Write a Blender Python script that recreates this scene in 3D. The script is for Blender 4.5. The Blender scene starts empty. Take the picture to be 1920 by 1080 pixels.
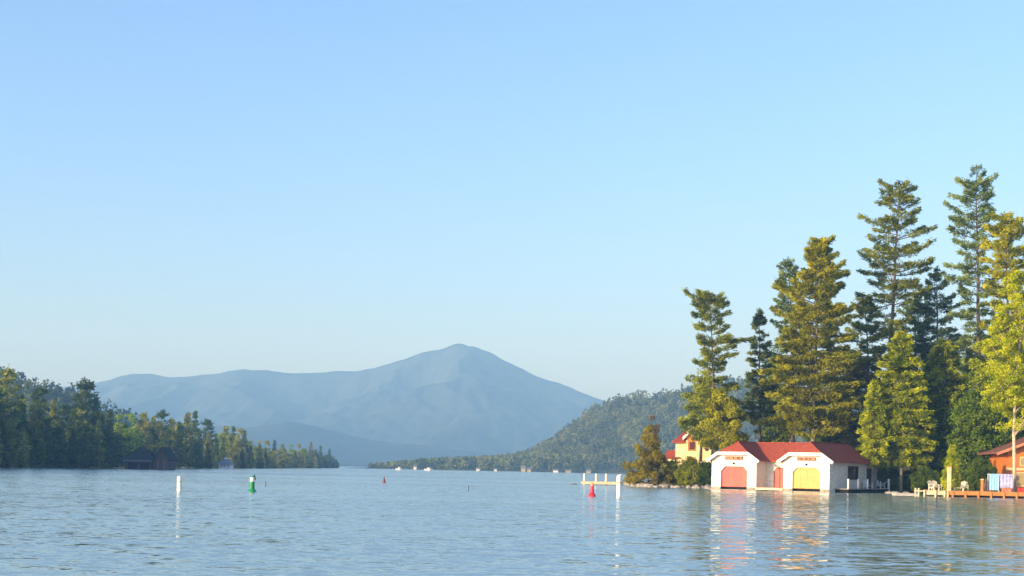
import bpy, bmesh, math, random
import numpy as np
from mathutils import Vector, Matrix, noise as mnoise

# ------------------------------------------------------------------ camera
F = 2667.0; CH = 1.9; HZ = 879.0; SL = 0.02
TH = math.atan(SL)
scn = bpy.context.scene
cam_d = bpy.data.cameras.new('camera'); cam = bpy.data.objects.new('camera', cam_d)
scn.collection.objects.link(cam); scn.camera = cam
cam_d.sensor_width = 36; cam_d.lens = 50.0; cam_d.clip_end = 30000; cam_d.clip_start = 0.3
cam_d.shift_y = (HZ - 540) / 1920.0
c_, s_ = math.cos(TH), math.sin(TH)
cam.matrix_world = Matrix(((c_, -s_, 0, 0), (0, 0, -1, 0), (s_, c_, 0, CH), (0, 0, 0, 1)))

def hor(px): return HZ + SL * (px - 960)
def P(px, py, Y):
    u = (px - 960) / F; v = (HZ - py) / F
    return Vector(((u * c_ - v * s_) * Y, Y, CH + (u * s_ + v * c_) * Y))
def wY(px, py): return CH * F / (py - hor(px))      # distance of a point lying on the water

# ------------------------------------------------------------------ world, sun, exposure
SUN_EL = math.radians(11.0)
sun_h = Vector((-0.80, -0.60, 0)).normalized()
sun_dir = Vector((sun_h.x * math.cos(SUN_EL), sun_h.y * math.cos(SUN_EL), math.sin(SUN_EL)))
w = bpy.data.worlds.new("World"); scn.world = w; w.use_nodes = True
nt = w.node_tree; nt.nodes.clear()
sky = nt.nodes.new('ShaderNodeTexSky'); sky.sky_type = 'NISHITA'; sky.sun_disc = False
sky.sun_elevation = SUN_EL; sky.sun_rotation = math.atan2(sun_h.x, sun_h.y)
sky.air_density = 1.0; sky.dust_density = 3.2; sky.ozone_density = 3.0; sky.altitude = 500
bg = nt.nodes.new('ShaderNodeBackground'); bg.inputs[1].default_value = 0.15
out = nt.nodes.new('ShaderNodeOutputWorld')
wb = nt.nodes.new('ShaderNodeMix'); wb.data_type = 'RGBA'; wb.blend_type = 'MULTIPLY'; wb.inputs[0].default_value = 1
wb.inputs[7].default_value = (.95, .965, 1.16, 1); nt.links.new(sky.outputs[0], wb.inputs[6])   # the photograph's cool white balance
nt.links.new(wb.outputs[2], bg.inputs[0]); nt.links.new(bg.outputs[0], out.inputs[0])
sl = bpy.data.lights.new('sun', 'SUN'); sl.energy = 3.0; sl.angle = math.radians(0.6); sl.color = (1.0, 0.82, 0.50)
so = bpy.data.objects.new('sun', sl); scn.collection.objects.link(so)
so.rotation_euler = (-sun_dir).to_track_quat('-Z', 'Y').to_euler()
scn.view_settings.view_transform = 'Standard'; scn.view_settings.look = 'None'
scn.view_settings.gamma = 1; scn.view_settings.exposure = 1.17
scn.cycles.volume_bounces = 1
scn.cycles.max_bounces = 6

# ------------------------------------------------------------------ helpers
C = scn.collection
RNG = np.random.default_rng(7); random.seed(7)

def tag(o, label=None, cat=None, group=None, kind=None):
    if label: o['label'] = label
    if cat: o['category'] = cat
    if group: o['group'] = group
    if kind: o['kind'] = kind
    return o
def empty(name, loc, rz=0, label=None, cat=None, group=None):
    o = bpy.data.objects.new(name, None); C.objects.link(o)
    o.location = loc; o.rotation_euler = (0, 0, rz); o.empty_display_size = .2
    return tag(o, label, cat, group)
def link(name, me, m=None, parent=None, loc=None):
    o = bpy.data.objects.new(name, me); C.objects.link(o)
    if m is not None and len(me.materials) == 0: me.materials.append(m)
    if parent is not None: o.parent = parent
    if loc is not None: o.location = loc
    return o

class MB:
    """collects simple solids, links them as one mesh"""
    def __init__(s): s.v = []; s.f = []
    def raw(s, v, f):
        n = len(s.v); s.v += [tuple(a) for a in v]; s.f += [tuple(i + n for i in q) for q in f]; return s
    def box(s, x0, x1, y0, y1, z0, z1):
        v = [(x0,y0,z0),(x1,y0,z0),(x1,y1,z0),(x0,y1,z0),(x0,y0,z1),(x1,y0,z1),(x1,y1,z1),(x0,y1,z1)]
        return s.raw(v, [(0,3,2,1),(4,5,6,7),(0,1,5,4),(1,2,6,5),(2,3,7,6),(3,0,4,7)])
    def prism(s, poly, off):
        """poly: list of 3d points, extruded by off"""
        n = len(poly); off = Vector(off)
        v = [Vector(p) for p in poly] + [Vector(p) + off for p in poly]
        f = [tuple(range(n)), tuple(range(2*n-1, n-1, -1))] + [(i, i+n, (i+1) % n + n, (i+1) % n) for i in range(n)]
        return s.raw(v, f)
    def bar(s, a, b, wd, ht):
        a = Vector(a); b = Vector(b); d = (b-a).normalized()
        up = Vector((0,0,1)) if abs(d.z) < .95 else Vector((0,1,0))
        sd = d.cross(up).normalized(); u2 = sd.cross(d)
        v = []
        for p in (a, b):
            for i, j in ((-1,-1),(1,-1),(1,1),(-1,1)): v.append(p + sd*wd/2*i + u2*ht/2*j)
        return s.raw(v, [(0,3,2,1),(4,5,6,7),(0,1,5,4),(1,2,6,5),(2,3,7,6),(3,0,4,7)])
    def tube(s, pts, rad, n=6, cap=True):
        vs = []; pts = [Vector(p) for p in pts]
        for i, p in enumerate(pts):
            d = (pts[min(i+1, len(pts)-1)] - pts[max(i-1, 0)]).normalized()
            up = Vector((0,0,1)) if abs(d.z) < .9 else Vector((1,0,0))
            a = d.cross(up).normalized(); b = d.cross(a)
            for k in range(n):
                t = 2*math.pi*k/n
                vs.append(p + (a*math.cos(t) + b*math.sin(t))*rad[i])
        fs = []
        for i in range(len(pts)-1):
            for k in range(n):
                fs.append((i*n+k, i*n+(k+1) % n, (i+1)*n+(k+1) % n, (i+1)*n+k))
        if cap: fs += [tuple(range(n)), tuple(range(len(pts)*n-1, (len(pts)-1)*n-1, -1))]
        return s.raw(vs, fs)
    def lathe(s, prof, n=16, cx=0, cy=0):
        """prof list of (r, z)"""
        vs = [(cx + r*math.cos(2*math.pi*k/n), cy + r*math.sin(2*math.pi*k/n), z) for r, z in prof for k in range(n)]
        m = len(prof)
        fs = [(i*n+k, i*n+(k+1) % n, (i+1)*n+(k+1) % n, (i+1)*n+k) for i in range(m-1) for k in range(n)]
        fs += [tuple(range(n-1, -1, -1)), tuple(range((m-1)*n, m*n))]
        return s.raw(vs, fs)
    def mesh(s, name, smooth=False):
        me = bpy.data.meshes.new(name); me.from_pydata(s.v, [], s.f); me.update()
        bm = bmesh.new(); bm.from_mesh(me); bmesh.ops.recalc_face_normals(bm, faces=bm.faces); bm.to_mesh(me); bm.free()
        if smooth:
            for p in me.polygons: p.use_smooth = True
        return me
    def build(s, name, m, parent=None, smooth=False, loc=None):
        return link(name, s.mesh(name, smooth), m, parent, loc)

def quads_mesh(name, V):
    """V: (N,4,3) array of loose quads"""
    N = len(V); me = bpy.data.meshes.new(name)
    me.vertices.add(N*4); me.vertices.foreach_set('co', V.reshape(-1).astype(np.float32))
    me.loops.add(N*4); me.loops.foreach_set('vertex_index', np.arange(N*4, dtype=np.int32))
    me.polygons.add(N); me.polygons.foreach_set('loop_start', np.arange(0, N*4, 4, dtype=np.int32))
    try: me.polygons.foreach_set('loop_total', np.full(N, 4, dtype=np.int32))
    except Exception: pass
    me.update(calc_edges=True); me.validate()
    return me

def diamonds(Cn, D, L, W, rng):
    D = D / (np.linalg.norm(D, axis=1, keepdims=True) + 1e-9)
    R = rng.normal(size=D.shape); S = np.cross(D, R); S /= (np.linalg.norm(S, axis=1, keepdims=True) + 1e-9)
    L = np.broadcast_to(L, (len(Cn),))[:, None]; W = np.broadcast_to(W, (len(Cn),))[:, None]
    return np.stack([Cn - D*L/2, Cn + S*W/2 + D*L*.1, Cn + D*L/2, Cn - S*W/2 + D*L*.1], axis=1)

# ------------------------------------------------------------------ materials
def newmat(name):
    m = bpy.data.materials.new(name); m.use_nodes = True
    nt = m.node_tree; b = nt.nodes['Principled BSDF']
    return m, nt, b
def noise_mix(nt, c1, c2, scale, detail=4, lo=.35, hi=.65, stretch=None, coord='Object'):
    tc = nt.nodes.new('ShaderNodeTexCoord'); src = tc.outputs[coord]
    if stretch:
        mp = nt.nodes.new('ShaderNodeMapping'); mp.inputs['Scale'].default_value = stretch
        nt.links.new(src, mp.inputs[0]); src = mp.outputs[0]
    n = nt.nodes.new('ShaderNodeTexNoise'); n.inputs['Scale'].default_value = scale; n.inputs['Detail'].default_value = detail
    nt.links.new(src, n.inputs['Vector'])
    r = nt.nodes.new('ShaderNodeValToRGB'); r.color_ramp.elements[0].position = lo; r.color_ramp.elements[1].position = hi
    r.color_ramp.elements[0].color = (*c1, 1); r.color_ramp.elements[1].color = (*c2, 1)
    nt.links.new(n.outputs[0], r.inputs[0])
    return r.outputs[0], n.outputs[0]
def mat(name, c1, c2=None, scale=3, rough=.7, stretch=None, bump=0, detail=4, spec=.3):
    m, nt, b = newmat(name)
    if c2 is None: c2 = tuple(x*.8 for x in c1)
    col, fac = noise_mix(nt, c2, c1, scale, detail, stretch=stretch)
    nt.links.new(col, b.inputs['Base Color']); b.inputs['Roughness'].default_value = rough
    b.inputs['Specular IOR Level'].default_value = spec
    if bump:
        bp = nt.nodes.new('ShaderNodeBump'); bp.inputs['Strength'].default_value = bump; bp.inputs['Distance'].default_value = .05
        nt.links.new(fac, bp.inputs['Height']); nt.links.new(bp.outputs[0], b.inputs['Normal'])
    return m
def leafmat(name, c1, c2, scale=.6, trans=.3):
    m, nt, b = newmat(name)
    col, _ = noise_mix(nt, c1, c2, scale, 5, .38, .62)
    # per tree shift
    oi = nt.nodes.new('ShaderNodeObjectInfo')
    hs = nt.nodes.new('ShaderNodeHueSaturation')
    mr = nt.nodes.new('ShaderNodeMapRange'); mr.inputs[3].default_value = .8; mr.inputs[4].default_value = 1.2
    nt.links.new(oi.outputs['Random'], mr.inputs[0]); nt.links.new(mr.outputs[0], hs.inputs['Value'])
    nt.links.new(col, hs.inputs['Color'])
    b.inputs['Roughness'].default_value = .8; b.inputs['Specular IOR Level'].default_value = .04
    nt.links.new(hs.outputs[0], b.inputs['Base Color'])
    tr = nt.nodes.new('ShaderNodeBsdfTranslucent'); nt.links.new(hs.outputs[0], tr.inputs[0])
    mx = nt.nodes.new('ShaderNodeMixShader'); mx.inputs[0].default_value = trans
    nt.links.new(b.outputs[0], mx.inputs[1]); nt.links.new(tr.outputs[0], mx.inputs[2])
    nt.links.new(mx.outputs[0], nt.nodes['Material Output'].inputs[0])
    return m

M = {}
M['bark'] = mat('pine_bark', (.16,.11,.08), (.09,.065,.05), 6, .9, (1,1,.3), .4)
M['bark_grey'] = mat('grey_bark', (.20,.18,.15), (.12,.105,.09), 6, .9, (1,1,.3), .4)
M['birch'] = mat('birch_bark', (.62,.52,.38), (.35,.27,.18), 5, .8, (1,1,3), .2)
M['pine'] = leafmat('pine_needles', (.07,.10,.014), (.30,.32,.03), .8, 0.22)
M['pine_blue'] = leafmat('bluish_pine_needles', (.06,.10,.035), (.25,.31,.07), .8, 0.22)
M['pine_olive'] = leafmat('olive_needles', (.15,.18,.010), (.50,.46,.018), .8, 0.22)
M['spruce_dark'] = leafmat('dark_spruce_needles', (.025,.045,.02), (.05,.08,.028))
M['hemlock'] = leafmat('bright_hemlock_needles', (.12,.17,.006), (.50,.52,.010), .8, 0.25)
M['leaf_yellow'] = leafmat('yellow_green_leaves', (.22,.27,.006), (.58,.58,.010), .8, 0.3)
M['leaf_green'] = leafmat('green_leaves', (.12,.17,.008), (.44,.48,.012), .8, 0.22)
M['leaf_mid'] = leafmat('mid_green_leaves', (.06,.10,.010), (.24,.29,.02), .6, .2)
M['leaf_bush'] = leafmat('bush_leaves', (.08,.10,.006), (.27,.28,.012), .8, .2)
M['leaf_olive'] = leafmat('olive_leaves', (.12,.13,.006), (.38,.36,.012), .8, .25)
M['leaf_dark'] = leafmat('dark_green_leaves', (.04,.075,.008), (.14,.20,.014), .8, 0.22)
M['leaf_brown'] = leafmat('bronze_leaves', (.13,.12,.010), (.36,.29,.02), .8, 0.22)
M['leaf_bare'] = leafmat('thin_budding_twigs', (.17,.13,.07), (.26,.19,.11), .8, .3)
M['leaf_brown_olive'] = leafmat('brown_olive_leaves', (.15,.13,.025), (.28,.23,.05), .8, .3)
M['bank_dark'] = leafmat('bank_spruce_needles', (.035,.08,.014), (.13,.19,.025), .3, 0.22)
M['bank_olive'] = leafmat('bank_olive_foliage', (.13,.16,.02), (.38,.38,.05), .3, 0.22)
M['bank_bright'] = leafmat('bank_bright_foliage', (.14,.22,.010), (.34,.46,.015), .8, 0.22)
M['hill_leaf'] = leafmat('hill_forest_foliage', (.05,.08,.02), (.24,.27,.06), .05, 0.22)
M['hill_ground'] = mat('hill_ground', (.09,.11,.04), (.05,.07,.03), .05, 1)
M['mountain'] = mat('mountain_forest', (.055,.08,.065), (.022,.042,.038), .006, 1, stretch=(1.6,.5,.7), detail=9, spec=.05)
M['soil'] = mat('shore_soil', (.10,.085,.05), (.04,.05,.02), .8, 1, bump=.5)
M['rock'] = mat('shore_stone', (.36,.32,.27), (.18,.16,.14), 2.5, .9, bump=.6)
M['cream'] = mat('cream_painted_siding', (.80,.75,.62), (.62,.57,.46), 1.6, .7, (1,1,7), .25, detail=6)
M['stucco'] = mat('yellow_cream_stucco', (.80,.66,.36), (.66,.54,.29), 1.4, .8, bump=.1)
M['white'] = mat('white_trim_paint', (.80,.77,.70), (.70,.67,.61), 3, .5)
M['roof_red'] = mat('red_shingle_roof', (.40,.078,.035), (.22,.04,.025), 3, .85, (1,1,5), .6, detail=7)
M['door_red'] = mat('red_door_paint', (.52,.065,.04), (.38,.042,.035), .9, .4)
M['door_yellow'] = mat('yellow_varnished_door', (.55,.29,.045), (.47,.235,.035), .9, .35, (1,1,3))
M['maroon'] = mat('maroon_trim', (.10,.018,.02), (.07,.012,.015), 3, .5)
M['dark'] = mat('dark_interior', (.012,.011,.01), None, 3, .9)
M['glass'] = mat('dark_window_glass', (.03,.02,.025), None, 3, .08, spec=.8)
M['stone_base'] = mat('weathered_crib', (.38,.34,.27), (.22,.19,.15), 2, .9, bump=.3)
M['plaque'] = mat('brown_red_plaque', (.17,.035,.015), (.11,.025,.012), 3, .5)
M['gold'] = mat('faded_gold_letters', (.62,.38,.12), (.5,.28,.08), 8, .5)
M['deck_cream'] = mat('pale_deck_planks', (.72,.60,.38), (.52,.42,.25), 4, .8, (1,6,1), .2)
M['deck_orange'] = mat('orange_stained_deck', (.62,.27,.07), (.42,.17,.045), 3, .7, (6,1,1), .2)
M['cabin'] = mat('orange_stained_logs', (.58,.19,.03), (.42,.12,.02), 2, .6, (1,1,9), .3)
M['cabin_roof'] = mat('reddish_brown_roof', (.24,.09,.05), (.15,.06,.04), 3, .8, bump=.3)
M['rake'] = mat('reddish_rake_board', (.55,.22,.12), (.42,.15,.08), 3, .7)
M['beam'] = mat('pale_timber_beam', (.78,.55,.30), (.62,.42,.22), 3, .7)
M['float_grey'] = mat('grey_float', (.50,.46,.40), (.36,.33,.29), 3, .8)
M['adk'] = mat('cream_chair_paint', (.74,.66,.46), (.62,.54,.36), 4, .6)
M['white_chair'] = mat('white_chair_paint', (.70,.70,.70), (.58,.58,.58), 4, .5)
M['buoy_white'] = mat('white_buoy_plastic', (.85,.80,.66), (.76,.70,.55), 4, .4)
M['buoy_green'] = mat('green_buoy_plastic', (.02,.28,.09), (.015,.2,.07), 3, .4)
M['buoy_dgreen'] = mat('dark_green_buoy', (.015,.09,.06), None, 3, .4)
M['buoy_red'] = mat('red_buoy_plastic', (.62,.03,.05), (.5,.02,.04), 3, .4)
M['buoy_maroon'] = mat('maroon_buoy', (.22,.05,.05), None, 3, .5)
M['grey'] = mat('grey_plastic', (.16,.19,.2), None, 3, .5)
M['blue_cloth'] = mat('pale_blue_towel', (.36,.60,.85), (.26,.48,.78), 2.5, .9, (1,1,5))
M['lav_cloth'] = mat('lavender_towel', (.60,.55,.72), (.30,.30,.50), 3, .9, (1,1,1))
M['brown_cloth'] = mat('brown_cover', (.14,.08,.05), (.05,.035,.03), 3, .9)
M['red_plastic'] = mat('red_plastic', (.65,.06,.04), None, 3, .4)
M['dk_wall'] = mat('dark_brown_siding', (.10,.065,.045), (.07,.05,.04), 1, .95, (1,1,6), spec=.05)
M['dk_roof'] = mat('dark_slate_roof', (.035,.04,.036), (.025,.03,.026), 1, .95, spec=.03)
M['grey_roof'] = mat('grey_roof', (.22,.23,.24), (.16,.17,.18), 1, .8)
M['amber'] = mat('amber_timber_panel', (.50,.22,.05), (.36,.14,.03), 3, .7)

# ------------------------------------------------------------------ water
def water_material():
    m, nt, b = newmat('lake_water')
    b.inputs['Base Color'].default_value = (.20, .27, .24, 1)
    b.inputs['Roughness'].default_value = .05; b.inputs['IOR'].default_value = 3.5
    N = nt.nodes.new; Lk = nt.links.new
    tc = N('ShaderNodeTexCoord')
    # wave slopes: sum of three wave trains, each noise colour gives an x and a y slope
    tot = None
    for sc, st, amp, det, rot in ((3.0, (.62, 1.0, 1), .62, 3, .12), (.95, (.6, 1.0, 1), .26, 2, -.3), (8.0, (.7, 1.0, 1), .36, 2, .1)):
        mp = N('ShaderNodeMapping'); mp.inputs['Scale'].default_value = st; mp.inputs['Rotation'].default_value = (0, 0, rot)
        n = N('ShaderNodeTexNoise'); n.inputs['Scale'].default_value = sc; n.inputs['Detail'].default_value = det
        Lk(tc.outputs['Object'], mp.inputs[0]); Lk(mp.outputs[0], n.inputs['Vector'])
        sb = N('ShaderNodeVectorMath'); sb.operation = 'SUBTRACT'; sb.inputs[1].default_value = (.5, .5, .5); Lk(n.outputs['Color'], sb.inputs[0])
        ml = N('ShaderNodeVectorMath'); ml.operation = 'MULTIPLY'; ml.inputs[1].default_value = (amp*.4, amp, 0); Lk(sb.outputs[0], ml.inputs[0])
        if tot is None: tot = ml.outputs[0]
        else:
            ad = N('ShaderNodeVectorMath'); ad.operation = 'ADD'; Lk(tot, ad.inputs[0]); Lk(ml.outputs[0], ad.inputs[1]); tot = ad.outputs[0]
    # calm and ruffled patches
    n2 = N('ShaderNodeTexNoise'); n2.inputs['Scale'].default_value = .025; n2.inputs['Detail'].default_value = 4
    mp2 = N('ShaderNodeMapping'); mp2.inputs['Scale'].default_value = (.35, 1, 1)
    Lk(tc.outputs['Object'], mp2.inputs[0]); Lk(mp2.outputs[0], n2.inputs['Vector'])
    mr = N('ShaderNodeMapRange'); mr.inputs[1].default_value = .35; mr.inputs[2].default_value = .65
    mr.inputs[3].default_value = .6; mr.inputs[4].default_value = 1.15
    Lk(n2.outputs[0], mr.inputs[0])
    sc_ = N('ShaderNodeVectorMath'); sc_.operation = 'SCALE'; Lk(tot, sc_.inputs[0]); Lk(mr.outputs[0], sc_.inputs['Scale'])
    up = N('ShaderNodeVectorMath'); up.operation = 'ADD'; up.inputs[1].default_value = (0, -.068, 1); Lk(sc_.outputs[0], up.inputs[0])
    nm = N('ShaderNodeVectorMath'); nm.operation = 'NORMALIZE'; Lk(up.outputs[0], nm.inputs[0])
    Lk(nm.outputs[0], b.inputs['Normal'])
    return m
tag(MB().raw([(-2600,-250,0),(2600,-250,0),(2600,6800,0),(-2600,6800,0)], [(0,1,2,3)]).build('water', water_material()), kind='structure')

# ------------------------------------------------------------------ terrain
def grid(name, xs, ys, fn, m, kind='structure'):
    X, Y = np.meshgrid(xs, ys); ny, nx = X.shape
    Z = fn(X, Y); V = np.stack([X, Y, Z], -1).reshape(-1, 3)
    idx = np.arange(nx*ny).reshape(ny, nx)
    Fq = np.stack([idx[:-1,:-1], idx[:-1,1:], idx[1:,1:], idx[1:,:-1]], -1).reshape(-1, 4)
    me = bpy.data.meshes.new(name); me.from_pydata(V.tolist(), [], Fq.tolist()); me.update()
    for p in me.polygons: p.use_smooth = True
    return tag(link(name, me, m), kind=kind)
def fbm(X, Y, s, oct=4, seed=0.0):
    f = np.vectorize(lambda a, b: mnoise.fractal(Vector((a*s+seed, b*s, seed)), 1.0, 2.0, oct))
    return f(X, Y)
def smooth(t): t = np.clip(t, 0, 1); return t*t*(3-2*t)

# far mountain: ridge line at about 5 km
MT = [(-500,760),(-200,745),(60,731),(105,725),(150,722),(175,718),(215,708),(250,701),(285,701),(320,707),(400,701),(430,694),(460,690),(500,692),(545,700),
      (580,699),(625,696),(660,696),(700,690),(720,683),(760,672),(790,660),(820,656),(836,651),(848,646),(858,643),(866,643.5),(878,648),(886,648),(905,655),(925,663),(950,678),(980,692),(1010,706),
      (1050,718),(1080,732),(1110,742),(1140,752),(1200,775),(1300,790),(1500,800),(2300,810)]
def ridge_fn(pts, Y0):
    w_ = np.array([[P(a, b, Y0).x / Y0, (P(a, b, Y0).z - CH) / Y0] for a, b in pts])
    return lambda T: np.interp(T, w_[:, 0], w_[:, 1])          # slope (z-CH)/Y as a function of x/Y
YM = 5200.0
mr_ = ridge_fn(MT, YM)
def mountain_z(X, Y):
    d = (YM - Y)                                              # metres in front of the ridge
    rz = mr_(X / YM) * YM
    n = fbm(X, Y, .0011, 6, 3.1); rid = 1 - np.abs(fbm(X*1.0, Y*.35, .0026, 5, 9.0))*1.6
    t = np.clip(d / 1900.0, 0, 1)
    z = rz * (1 - t)**1.25
    z = z + (rid*75 + n*45 - 55) * smooth(d/350.0) * (1-t)**.5
    zb = rz * (1 - np.clip(-d/900.0, 0, 1))
    z = np.where(d < 0, zb, z)
    cap = (rz*.985) * (Y/YM)
    z = np.where(d > 0, np.minimum(z, cap*(1-.02*smooth(d/300))), z)
    return np.maximum(z, -1.0) + fbm(X, Y, .012, 3, 5)*5
grid('mountain', np.linspace(-2550, 1500, 520), np.concatenate([np.linspace(3200, 5200, 120), np.linspace(5260, 6000, 12)]), mountain_z, M['mountain'])
# lower ridge in front of the mountain
LR = [(-200,800),(200,798),(380,803),(440,797),(500,788),(545,784),(590,790),(640,802),(700,815),(760,829),(820,840),(880,850),(940,858),(1000,866),(1100,872),(1400,876)]
YL = 3400.0; lr_ = ridge_fn(LR, YL)
def lower_z(X, Y):
    d = YL - Y; rz = lr_(X/YL)*YL
    t = np.where(d > 0, np.clip(d/650.0, 0, 1), np.clip(-d/500.0, 0, 1))
    return rz*(1-t)**.9 + fbm(X, Y, .004, 5, 2.2)*18*(1-t) - 2*t
grid('foothills', np.linspace(-1100, 800, 160), np.linspace(2700, 3900, 50), lower_z, M['mountain'])

# right wooded hill, and the low shore that runs out from it
RH = [(670,881),(692,876),(720,869),(760,863),(820,861),(870,857),(920,853),(960,849),(985,842),(1010,830),(1035,815),(1060,796),(1085,776),(1110,757),(1140,742),(1170,735),(1200,730),
      (1235,728),(1260,724),(1290,716),(1330,705),(1400,700),(1500,720),(1600,740),(1800,760),(2000,790)]
YR = 1350.0; rh_ = ridge_fn(RH, YR)
def hill_z(X, Y):
    d = YR - Y; rz = np.maximum(rh_(X/YR)*YR - 7, .5)
    dep = 330 + 0*X
    t = np.where(d > 0, np.clip(d/dep, 0, 1), np.clip(-d/300.0, 0, 1))
    z = rz*(1 - t)**.85 + fbm(X, Y, .012, 4, 7.7)*rz*.14*smooth(t*3)*(1-t)
    z = np.where(rh_(X/YR)*YR < 2.0, -1.0, z)
    return z - .9*smooth((t-.9)*10) + .2
grid('hill', np.linspace(-190, 440, 150), np.linspace(1000, 1600, 80), hill_z, M['hill_ground'])

# left shore
LSH = np.array([(60,-150),(120,-120),(200,-108),(286,-104),(330,-102),(415,-98),(430,-103),(474,-107),(600,-116),(800,-119),(930,-115),(965,-117),(990,-160),(1100,-300)])
def left_x(Y): return np.interp(Y, LSH[:, 0], LSH[:, 1])
LH = [(-900,600),(-400,640),(-100,694),(0,712),(30,720),(60,731),(95,741),(125,743),(160,756),(200,773),(240,790),(300,815),(400,850),(640,876)]
YH = 900.0; lh_ = ridge_fn(LH, YH)
def left_z(X, Y):
    d = left_x(Y) - X
    z = smooth(d/25)*3.0 - .8 + np.clip(d-10, 0, 400)*.03
    rz = np.maximum(lh_(X/YH)*YH - 8, 0)
    z = z + rz * smooth((Y-520)/380)*smooth((1150-Y)/250)*smooth((d-20)/60)
    return np.where(d < 0, -1.0 + d*0.02, z + fbm(X, Y, .05, 3)*.3)
grid('left_shore', np.linspace(-560, -90, 150), np.linspace(60, 1100, 150), left_z, M['soil'])

# right shore
RSH = np.array([(12,400),(13.5,200),(14.2,176),(17,172.5),(22,171),(28,172),(34,175),(42,172),(46,160),(49,157),(54,150),(62,146),(90,140),(170,130)])
def right_y(X): return np.interp(X, RSH[:, 0], RSH[:, 1])
def right_z(X, Y):
    d = np.minimum(Y - right_y(X), (X-Y*.0868)*1.6)
    z = smooth(d/22)*3.0 - .3 + .02*np.clip(d-10, 0, 80) + smooth((X-42)/15)*smooth(d/9)*1.0
    return np.where(d < -1, -1.0, z + fbm(X, Y, .25, 3)*.35*smooth(d/4))
grid('right_shore', np.linspace(8, 130, 130), np.linspace(128, 300, 130), right_z, M['soil'])
def gz(X, Y): return float(right_z(np.array([[X]]), np.array([[Y]]))[0, 0])
def glz(X, Y): return float(left_z(np.array([[X]]), np.array([[Y]]))[0, 0])

# ------------------------------------------------------------------ trees
def prof_fn(prof):
    a = np.array(prof, float); o = np.argsort(a[:, 0]); a = a[o]
    return (lambda z: np.interp(z, a[:, 0], a[:, 1])), (lambda z: np.interp(z, a[:, 0], a[:, 2]))

def conifer(seed, H, prof, style='pine', dens=1.0, tuft=.4, whorl=.75, lean=(0, 0), gaps=.12, k3=6, tr=None, spread=.36):
    """prof: list of (z, left, right) in metres; returns crown quads and trunk builder"""
    rng = np.random.default_rng(seed)
    fl, fr = prof_fn(prof); zs = [p[0] for p in prof]; zb, zt = min(zs), max(zs)
    tb = MB(); r0 = tr or max(.10, H*.0115)
    n = 9
    ax = [Vector((lean[0]*(i/n)**1.5 + (rng.normal()*.06 if 0 < i < n else 0), lean[1]*(i/n)**1.5, H*i/n)) for i in range(n+1)]
    tb.tube(ax, [r0*(1-.93*(i/n)**1.1) for i in range(n+1)], 7)
    def axis(z):
        t = min(max(z/H, 0), 1)*n; i = min(int(t), n-1); return ax[i].lerp(ax[i+1], t-i)
    CC, DD, LL = [], [], []
    z = zb; ph = rng.uniform(0, 6.28)
    while z < zt - .15:
        t = (z - zb)/max(zt-zb, .1)
        nb = int(round({'pine': 7.4, 'spruce': 8, 'hem': 7}[style] * (1 if t < .8 else .8)))
        for b in range(nb):
            if rng.random() < gaps: continue
            ph += 2.4 + rng.normal()*.25
            cx, cy = math.cos(ph), math.sin(ph)
            side = float(fr(z) if cx > 0 else fl(z)); av = (float(fr(z))+float(fl(z)))/2
            Lb = (side*abs(cx) + av*(1-abs(cx))) * (rng.choice([.45,.7,.85,1.0,1.2])*rng.uniform(.9,1.08) if style == 'pine' else rng.uniform(.7, 1.08))
            if Lb < .25: Lb = .25
            zz = z + rng.normal()*.28
            base = axis(zz)
            if style == 'pine': e0 = -.12 + .75*t**2.2 + rng.normal()*.17; up = rng.uniform(.02, .28)
            elif style == 'spruce': e0 = -.25 + .7*t**3; up = .18
            else: e0 = -.15 + .6*t**2; up = -.08
            def pt(s):
                return np.array([base.x + cx*Lb*s, base.y + cy*Lb*s, base.z + Lb*(e0*s*.75 + up*s*s)])
            if Lb > .8:
                tb.tube([base, Vector(pt(.35)), Vector(pt(.7)), Vector(pt(.95))], [max(.02, .022*Lb**.8), .016*Lb**.8, .01*Lb**.8, .006], 4, cap=False)
            m = max(6, int(Lb*14*dens))
            s = (1 if style != 'pine' else 1) * np.sqrt(rng.uniform(.06 if style != 'pine' else .10, 1.0, m))
            wd = spread*Lb*np.sin(np.clip((1.08-s)*1.9, 0, 1.57))*rng.uniform(-1, 1, m) + rng.normal(size=m)*.08
            base_p = np.array([base.x, base.y, base.z])
            pos = np.stack([base_p[0] + cx*Lb*s - cy*wd, base_p[1] + cy*Lb*s + cx*wd,
                            base_p[2] + Lb*(e0*s*.75 + up*s*s) + rng.normal(size=m)*(.08 if style == 'pine' else .05) + (.1*abs(wd) if style == 'pine' else -.1*abs(wd))], 1)
            lat = np.sign(wd)*.6
            d = np.stack([cx - cy*lat, cy + cx*lat, np.full(m, .35 if style == 'pine' else .0)], 1)
            CC.append(pos); DD.append(d); LL.append(np.full(m, 1.0))
        z += whorl*rng.uniform(.75, 1.25)*(1 if t < .85 else .55)
    # leader
    tp = axis(H)
    m = 14; CC.append(np.array([tp.x, tp.y, tp.z]) + np.stack([rng.normal(size=m)*.12, rng.normal(size=m)*.12, -rng.uniform(0, 1.2, m)], 1)); DD.append(np.stack([rng.normal(size=m)*.4, rng.normal(size=m)*.4, np.ones(m)], 1)); LL.append(np.ones(m))
    Cn = np.concatenate(CC); D = np.concatenate(DD)
    Cn = np.repeat(Cn, k3, 0); D = np.repeat(D, k3, 0)
    D = D/np.linalg.norm(D, axis=1, keepdims=True) + rng.normal(size=D.shape)*.35
    Cn = Cn + rng.normal(size=Cn.shape)*.13*tuft/.42
    Q = diamonds(Cn, D, tuft*rng.uniform(.6, 1.25, len(Cn)), tuft*.30, rng)
    return Q, tb

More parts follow.
